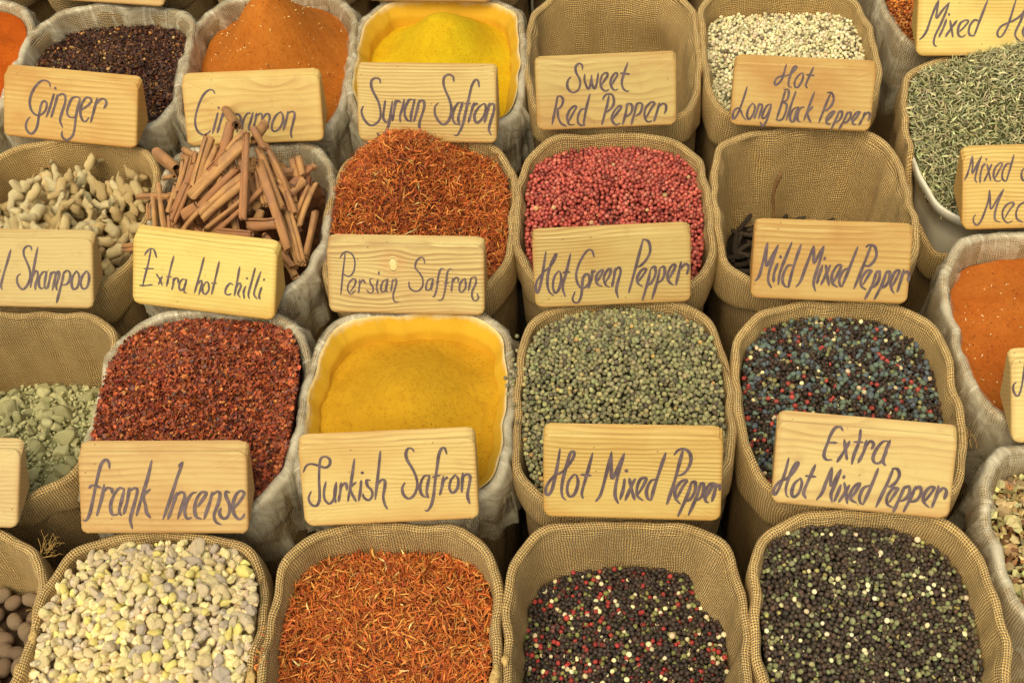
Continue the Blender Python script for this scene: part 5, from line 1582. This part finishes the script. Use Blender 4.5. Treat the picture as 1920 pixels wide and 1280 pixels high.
def root_piece(seed):
    rs = np.random.RandomState(seed)
    n = 22
    t = np.linspace(-1, 1, n)
    bend = rs.uniform(.1, .45) * rs.choice([-1, 1])
    P = np.stack([bend * (1 - t * t) + .08 * np.sin(t * 5 + seed), .1 * np.sin(t * 4 + seed * 2), t], -1)
    rr = .175 + .058 * np.sin(t * rs.uniform(3, 6) + rs.uniform(0, 6)) + .035 * np.sin(t * 11 + seed)
    rr = rr * (1 - t ** 8 * .85) * (1 + .25 * t * rs.choice([-1, 1]))
    V, F = tube(P, rr, 12)
    if rs.rand() < .7:                      # a side knob
        i = rs.randint(6, 16)
        d = np.array([math.copysign(1, bend), rs.normal(0, .4), rs.normal(0, .3)])
        s = np.linspace(0, 1, 8)[:, None]
        V2, F2 = tube(P[i] + d * s * rs.uniform(.4, .65), np.linspace(.20, .13, 8) * np.sqrt(1.02 - s[:, 0] ** 6), 10)
        F = F + [f + len(V) for f in F2]
        V = np.concatenate([V, V2])
    V = V * (1 + .05 * np.sin(V @ np.array([9., 7., 8.])) + .03 * np.sin(V @ np.array([17., -21., 19.])))[:, None]
    return V, F

# frankincense
rs = np.random.RandomState(5)
RES = [(244, 228, 172), (236, 216, 170), (220, 202, 172), (200, 186, 172), (244, 226, 142)]
rm = variant_meshes('frankincense_lump', [lump(100 + i, rs.uniform(1.0, 1.6), .42, rs.randint(2, 5)) for i in range(9)], RES, M_RESIN, rs)
Q = poisson('A1', .0088, 51, tries=18)
T = place('A1', Q[:, 0], Q[:, 1], .001); T[:, 2] += rs.normal(.001, .0022, len(T))
sz = .0053 * np.exp(rs.normal(0, .24, len(T)))
score = sz * np.where(Q[:, 1] > -.62, 1, .2)
idx = np.argsort(-score)
top, rest = idx[:300], idx[300:]
E = rs.uniform(0, 6.28, (len(T), 3))
S = sz[:, None] * rs.uniform(.85, 1.15, (len(T), 3))
nm = len(rm)
wts = np.tile(np.array([.24, .26, .24, .14, .12]), 9); wts /= wts.sum()
individuals('frankincense_lump', rm, T[top], E[top], S[top], rs.choice(nm, 300, p=wts), 'pale resin lump among the frankincense in the front row sack', 'resin lump', 'frankincense lumps in the front row sack')
parts = []
Q2 = poisson('A1', .0088, 53)
T2 = place('A1', Q2[:, 0], Q2[:, 1], .002); T2[:, 2] -= .0045
Ta = np.concatenate([T[rest], T2]); n = len(Ta)
sa = np.concatenate([sz[rest], np.full(len(T2), .0065)])
lv = [lump(300 + i, 1.2) for i in range(5)]
ch = rs.randint(0, 5, n)
for i in range(5):
    mk = ch == i
    parts.append(scatter(lv[i][0], lv[i][1], Ta[mk], rotmats(rs.normal(0, 1, (mk.sum(), 4))), sa[mk, None] * np.ones(3), palette(RES, [24, 26, 26, 16, 8], mk.sum(), rs, .08)))
parts.append(solid_bed('A1', lin(170, 146, 100), .013))
V, F, C = merge(parts)
stuff('frankincense_bed', 'A1', V, F, C, M_RESIN, 'smaller frankincense lumps filling in between the larger ones', 'resin lumps')

# ginger roots
rs = np.random.RandomState(8)
gm = variant_meshes('ginger_root', [root_piece(20 + i) for i in range(9)], [(250, 232, 184), (242, 218, 164), (226, 198, 144)], M_GINGER, rs)
Q = poisson('C0', .0195, 61, lim=.88, tries=20)
T = place('C0', Q[:, 0], Q[:, 1], .010); T[:, 2] += rs.normal(.012, .007, len(T))
E = np.stack([rs.normal(-.9, .35, len(T)), rs.normal(0, .5, len(T)), rs.normal(0, .6, len(T))], -1)
s_ = rs.uniform(.027, .039, len(T))
S = np.stack([s_ * rs.uniform(.9, 1.25, len(T)), s_ * rs.uniform(.9, 1.25, len(T)), s_], -1)
individuals('ginger_root', gm, T, E, S, rs.randint(0, len(gm), len(T)), 'knobbly pale ginger root among the others in the burlap sack', 'ginger root', 'ginger roots in a burlap sack')
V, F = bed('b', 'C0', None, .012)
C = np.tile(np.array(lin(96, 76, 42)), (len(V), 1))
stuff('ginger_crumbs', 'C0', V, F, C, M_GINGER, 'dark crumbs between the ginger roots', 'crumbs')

# clay rocks
rs = np.random.RandomState(9)
RK = [rock(40 + i) for i in range(10)]
km = variant_meshes('clay_rock', RK, [(180, 176, 132), (166, 162, 122), (192, 188, 144)], M_CLAY, rs, smooth=False)
Q = poisson('B0', .0180, 71, lim=.9, tries=14)
T = place('B0', Q[:, 0], Q[:, 1], .005); T[:, 2] += rs.normal(.002, .003, len(T))
s_ = .0112 * np.exp(rs.normal(0, .36, len(T)))
individuals('clay_rock', km, T, rs.uniform(0, 6.28, (len(T), 3)), np.stack([s_ * rs.uniform(.8, 1.3, len(T)) for _ in range(3)], -1), rs.randint(0, len(km), len(T)),
            'grey green clay rock among the others below the Shampoo sign', 'rock', 'clay rocks in a burlap sack')
parts = []
for i in range(4):
    Q = poisson('B0', .0085, 80 + i, tries=4); n = len(Q)
    T = place('B0', Q[:, 0], Q[:, 1], .001); T[:, 2] += rs.normal(-.001, .002, n)
    s_ = .0038 * np.exp(rs.normal(0, .3, n))
    parts.append(scatter(*RK[i], T, rotmats(rs.normal(0, 1, (n, 4))), s_[:, None] * np.ones(3), palette([(186, 184, 140), (170, 168, 126), (196, 192, 148)], [1, 1, 1], n, rs, .06)))
parts.append(solid_bed('B0', lin(130, 126, 86), .004))
V, F, C = merge(parts)
stuff('clay_rubble', 'B0', V, F, C, M_CLAY, 'small grey green clay rubble between the larger rocks', 'rubble', smooth=False)

# nutmegs
rs = np.random.RandomState(10)
nm_ = variant_meshes('nutmeg', [lump(500 + i, 1.12, .03, 0, .01) for i in range(4)], [(168, 142, 118), (150, 126, 104), (182, 158, 132)], M_NUTMEG, rs)
Q = poisson('A0', .0200, 91, lim=.95, tries=30)
T = place('A0', Q[:, 0], Q[:, 1], .004); T[:, 2] += rs.normal(.003, .003, len(T))
individuals('nutmeg', nm_, T, rs.uniform(0, 6.28, (len(T), 3)), np.repeat(rs.uniform(.0118, .0138, len(T))[:, None], 3, 1), rs.randint(0, len(nm_), len(T)),
            'whole brown nutmeg among the others in the frayed burlap sack', 'nutmeg', 'nutmegs in a burlap sack')
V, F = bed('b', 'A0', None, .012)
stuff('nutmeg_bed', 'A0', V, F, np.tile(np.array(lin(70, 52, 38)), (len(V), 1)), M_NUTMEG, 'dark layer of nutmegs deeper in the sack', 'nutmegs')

# long pepper catkins and the dry stem in the nearly empty sack
rs = np.random.RandomState(12)
def catkin(seed):
    r = np.random.RandomState(seed)
    t = np.linspace(-1, 1, 26)
    P = np.stack([.12 * np.sin(t * 2 + seed), .06 * t * t, t], -1)
    V, F = tube(P, .2 * np.sqrt(1.01 - t ** 6) * (1 + .12 * np.sin(t * 30)), 12)
    return V * (1 + .03 * np.sin(V @ np.array([40., 37., 0.]))[:, None]), F
cm = variant_meshes('long_pepper', [catkin(i) for i in range(4)], [(104, 90, 78), (86, 74, 64)], M_LONG, rs)
Q = poisson('C4', .0165, 93, lim=.92, tries=18)
T = place('C4', Q[:, 0], Q[:, 1], .006); T[:, 2] += rs.uniform(.002, .016, len(T))
E = np.stack([rs.normal(1.57, .35, len(T)), rs.normal(0, .3, len(T)), rs.uniform(0, 6.28, len(T))], -1)
individuals('long_pepper', cm, T, E, np.repeat(rs.uniform(.015, .020, len(T))[:, None], 3, 1), rs.randint(0, len(cm), len(T)), 'dark long pepper catkin at the bottom of the nearly empty sack', 'long pepper', 'long pepper catkins in a sack')
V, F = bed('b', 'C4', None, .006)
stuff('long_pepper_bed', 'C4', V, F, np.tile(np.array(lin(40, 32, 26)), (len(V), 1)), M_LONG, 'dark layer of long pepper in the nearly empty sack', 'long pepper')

STRAW = plain_mat('jute_thread', lin(196, 162, 100), .85, .2, lin(150, 116, 66), 200)
cx, cy, w_, d_ = SACKS['C4']
P = catmull([(-.030, .080, -.155), (-.031, .090, -.12), (-.034, .098, -.09), (-.030, .104, -.066), (-.026, .106, -.052)], 6)
V, F = tube(P, np.interp(np.linspace(0, 1, len(P)), [0, .5, .85, 1], [.0022, .0024, .0042, .0026]), 8)
o = obj('dry_stem', mesh_np('dry_stem', V, F, plain_mat('dry_stem_bark', lin(142, 108, 70), .8, .2, lin(110, 80, 50), 240, .6)))
o.location = (cx, cy, H)
tag(o, 'thin dry stem standing against the inside of the nearly empty sack', 'stem')

# ------------------------------------------------------------------ frayed threads and tie lumps on the sack mouths (parts of their sacks)
def sack_root(label_start):
    return next(o for o in COL.objects if o.name.startswith('spice_sack') and o['label'].startswith(label_start))
def threads(root, key, u, v, n, spread, length, seed, dirn, r=.00045):
    rs = np.random.RandomState(seed)
    cx, cy, w, dp = SACKS[key]
    parts, o = [], 0
    Vs, Fq, Ft = [], [], []
    for i in range(n):
        b = np.array([u * w / 2 + rs.normal(0, spread), v * dp / 2 + rs.normal(0, spread), H - .006])
        d = np.array(dirn) + rs.normal(0, .5, 3); d /= np.linalg.norm(d)
        L = length * rs.uniform(.5, 1.2)
        side = rs.normal(0, .35, 3)
        P = catmull([b, b + d * L * .4 + side * L * .15, b + d * L * .75 + side * L * .5, b + d * L + side * L * .9 - np.array([0, 0, L * .3])], 5)
        V, F = tube(P, np.full(len(P), r), 5)
        Vs.append(V); Fq.append(F[0] + o); Ft.append(F[1] + o); o += len(V)
    t = obj('frayed_threads', mesh_np('frayed_threads', np.concatenate(Vs), [np.concatenate(Fq), np.concatenate(Ft)], STRAW), root)
    t['kind'] = 'stuff'
def tie(root, key, u, v, seed, s=.011):
    V, F = lump(seed, 1.5, .25, 2)
    cx, cy, w, dp = SACKS[key]
    o = obj('tie_lump', mesh_np('tie_lump', V * s * [.62, 1.25, .40], F, TIE), root)
    o.location = (u * (w / 2 - .006), v * dp / 2, H - .0015)
    o['label'] = 'crumpled pale tie on the rim'
TIE = plain_mat('pale_tie', lin(208, 180, 120), .85, .2, lin(170, 138, 84), 260, .9)
rA0 = sack_root('burlap sack with a frayed'); rA1 = sack_root('burlap sack filled'); rA2 = sack_root('burlap sack in the front')
rB4 = sack_root('burlap sack holding peppercorns with blue'); rB5 = sack_root('film lined sack with bright orange powder beside'); rA3 = sack_root('burlap sack with a sagging')
threads(rA0, 'A0', .90, .80, 26, .006, .016, 1, (.3, .4, .6), .0003)
threads(rA0, 'A0', .96, .25, 20, .010, .010, 2, (.6, .1, .2), .0003)
threads(rB4, 'B4', .96, -.32, 22, .006, .014, 3, (.1, -.9, .1), .0003)
threads(rA2, 'A2', -.35, .98, 8, .006, .02, 5, (.8, .1, .1))
tie(rA0, 'A0', 1.0, -.30, 701); tie(rA1, 'A1', -1.0, .06, 702, .009); tie(rA1, 'A1', 1.0, -.28, 703); tie(rA2, 'A2', 1.0, -.32, 704)
tie(rA3, 'A3', -1.0, -.22, 705, .007)

# ------------------------------------------------------------------ a few grains spilled on the rims
def spilled(name, keys, u, n, sv, base, R_, S_, cols, mat, label, cat, seed, vc=0.):
    rs = np.random.RandomState(seed)
    cx, cy, w, dp = SACKS[keys]
    v = vc + rs.normal(0, sv, n)
    T = np.stack([cx + u * w / 2 + rs.normal(0, .0045, n), cy + v * dp / 2, H + .001 + rs.uniform(-.002, .003, n)], -1)
    V, F, C = scatter(*base, T, rotmats(rs.normal(0, 1, (n, 4)) * R_), S_(rs, n), palette(cols, [1] * len(cols), n, rs))
    o = obj(name, mesh_np(name, V - T.mean(0), F, mat, col=C, smooth=name != 'spilled_petals'))
    o.location = T.mean(0)
    tag(o, label, cat, kind='stuff')
spilled('spilled_petals', 'A1', 1.0, 34, .10, blade(.3), np.array([1.6, .4, .4, 1.]), lambda r, n: np.stack([r.uniform(.006, .011, n), r.uniform(.001, .0016, n), r.uniform(.001, .003, n)], -1), SAF, M_SHRED, 'orange petals spilled on the rim right of the frankincense', 'spilled petals', 5, -.12)
spilled('spilled_peppercorns', 'B3', -1.0, 22, .16, ICO2, np.ones(4), lambda r, n: np.repeat(r.uniform(.0024, .003, n)[:, None], 3, 1), [(146, 142, 108), (124, 120, 94)], M_GREENC, 'green peppercorns spilled on the rim left of their sack', 'spilled peppercorns', 6, .2)
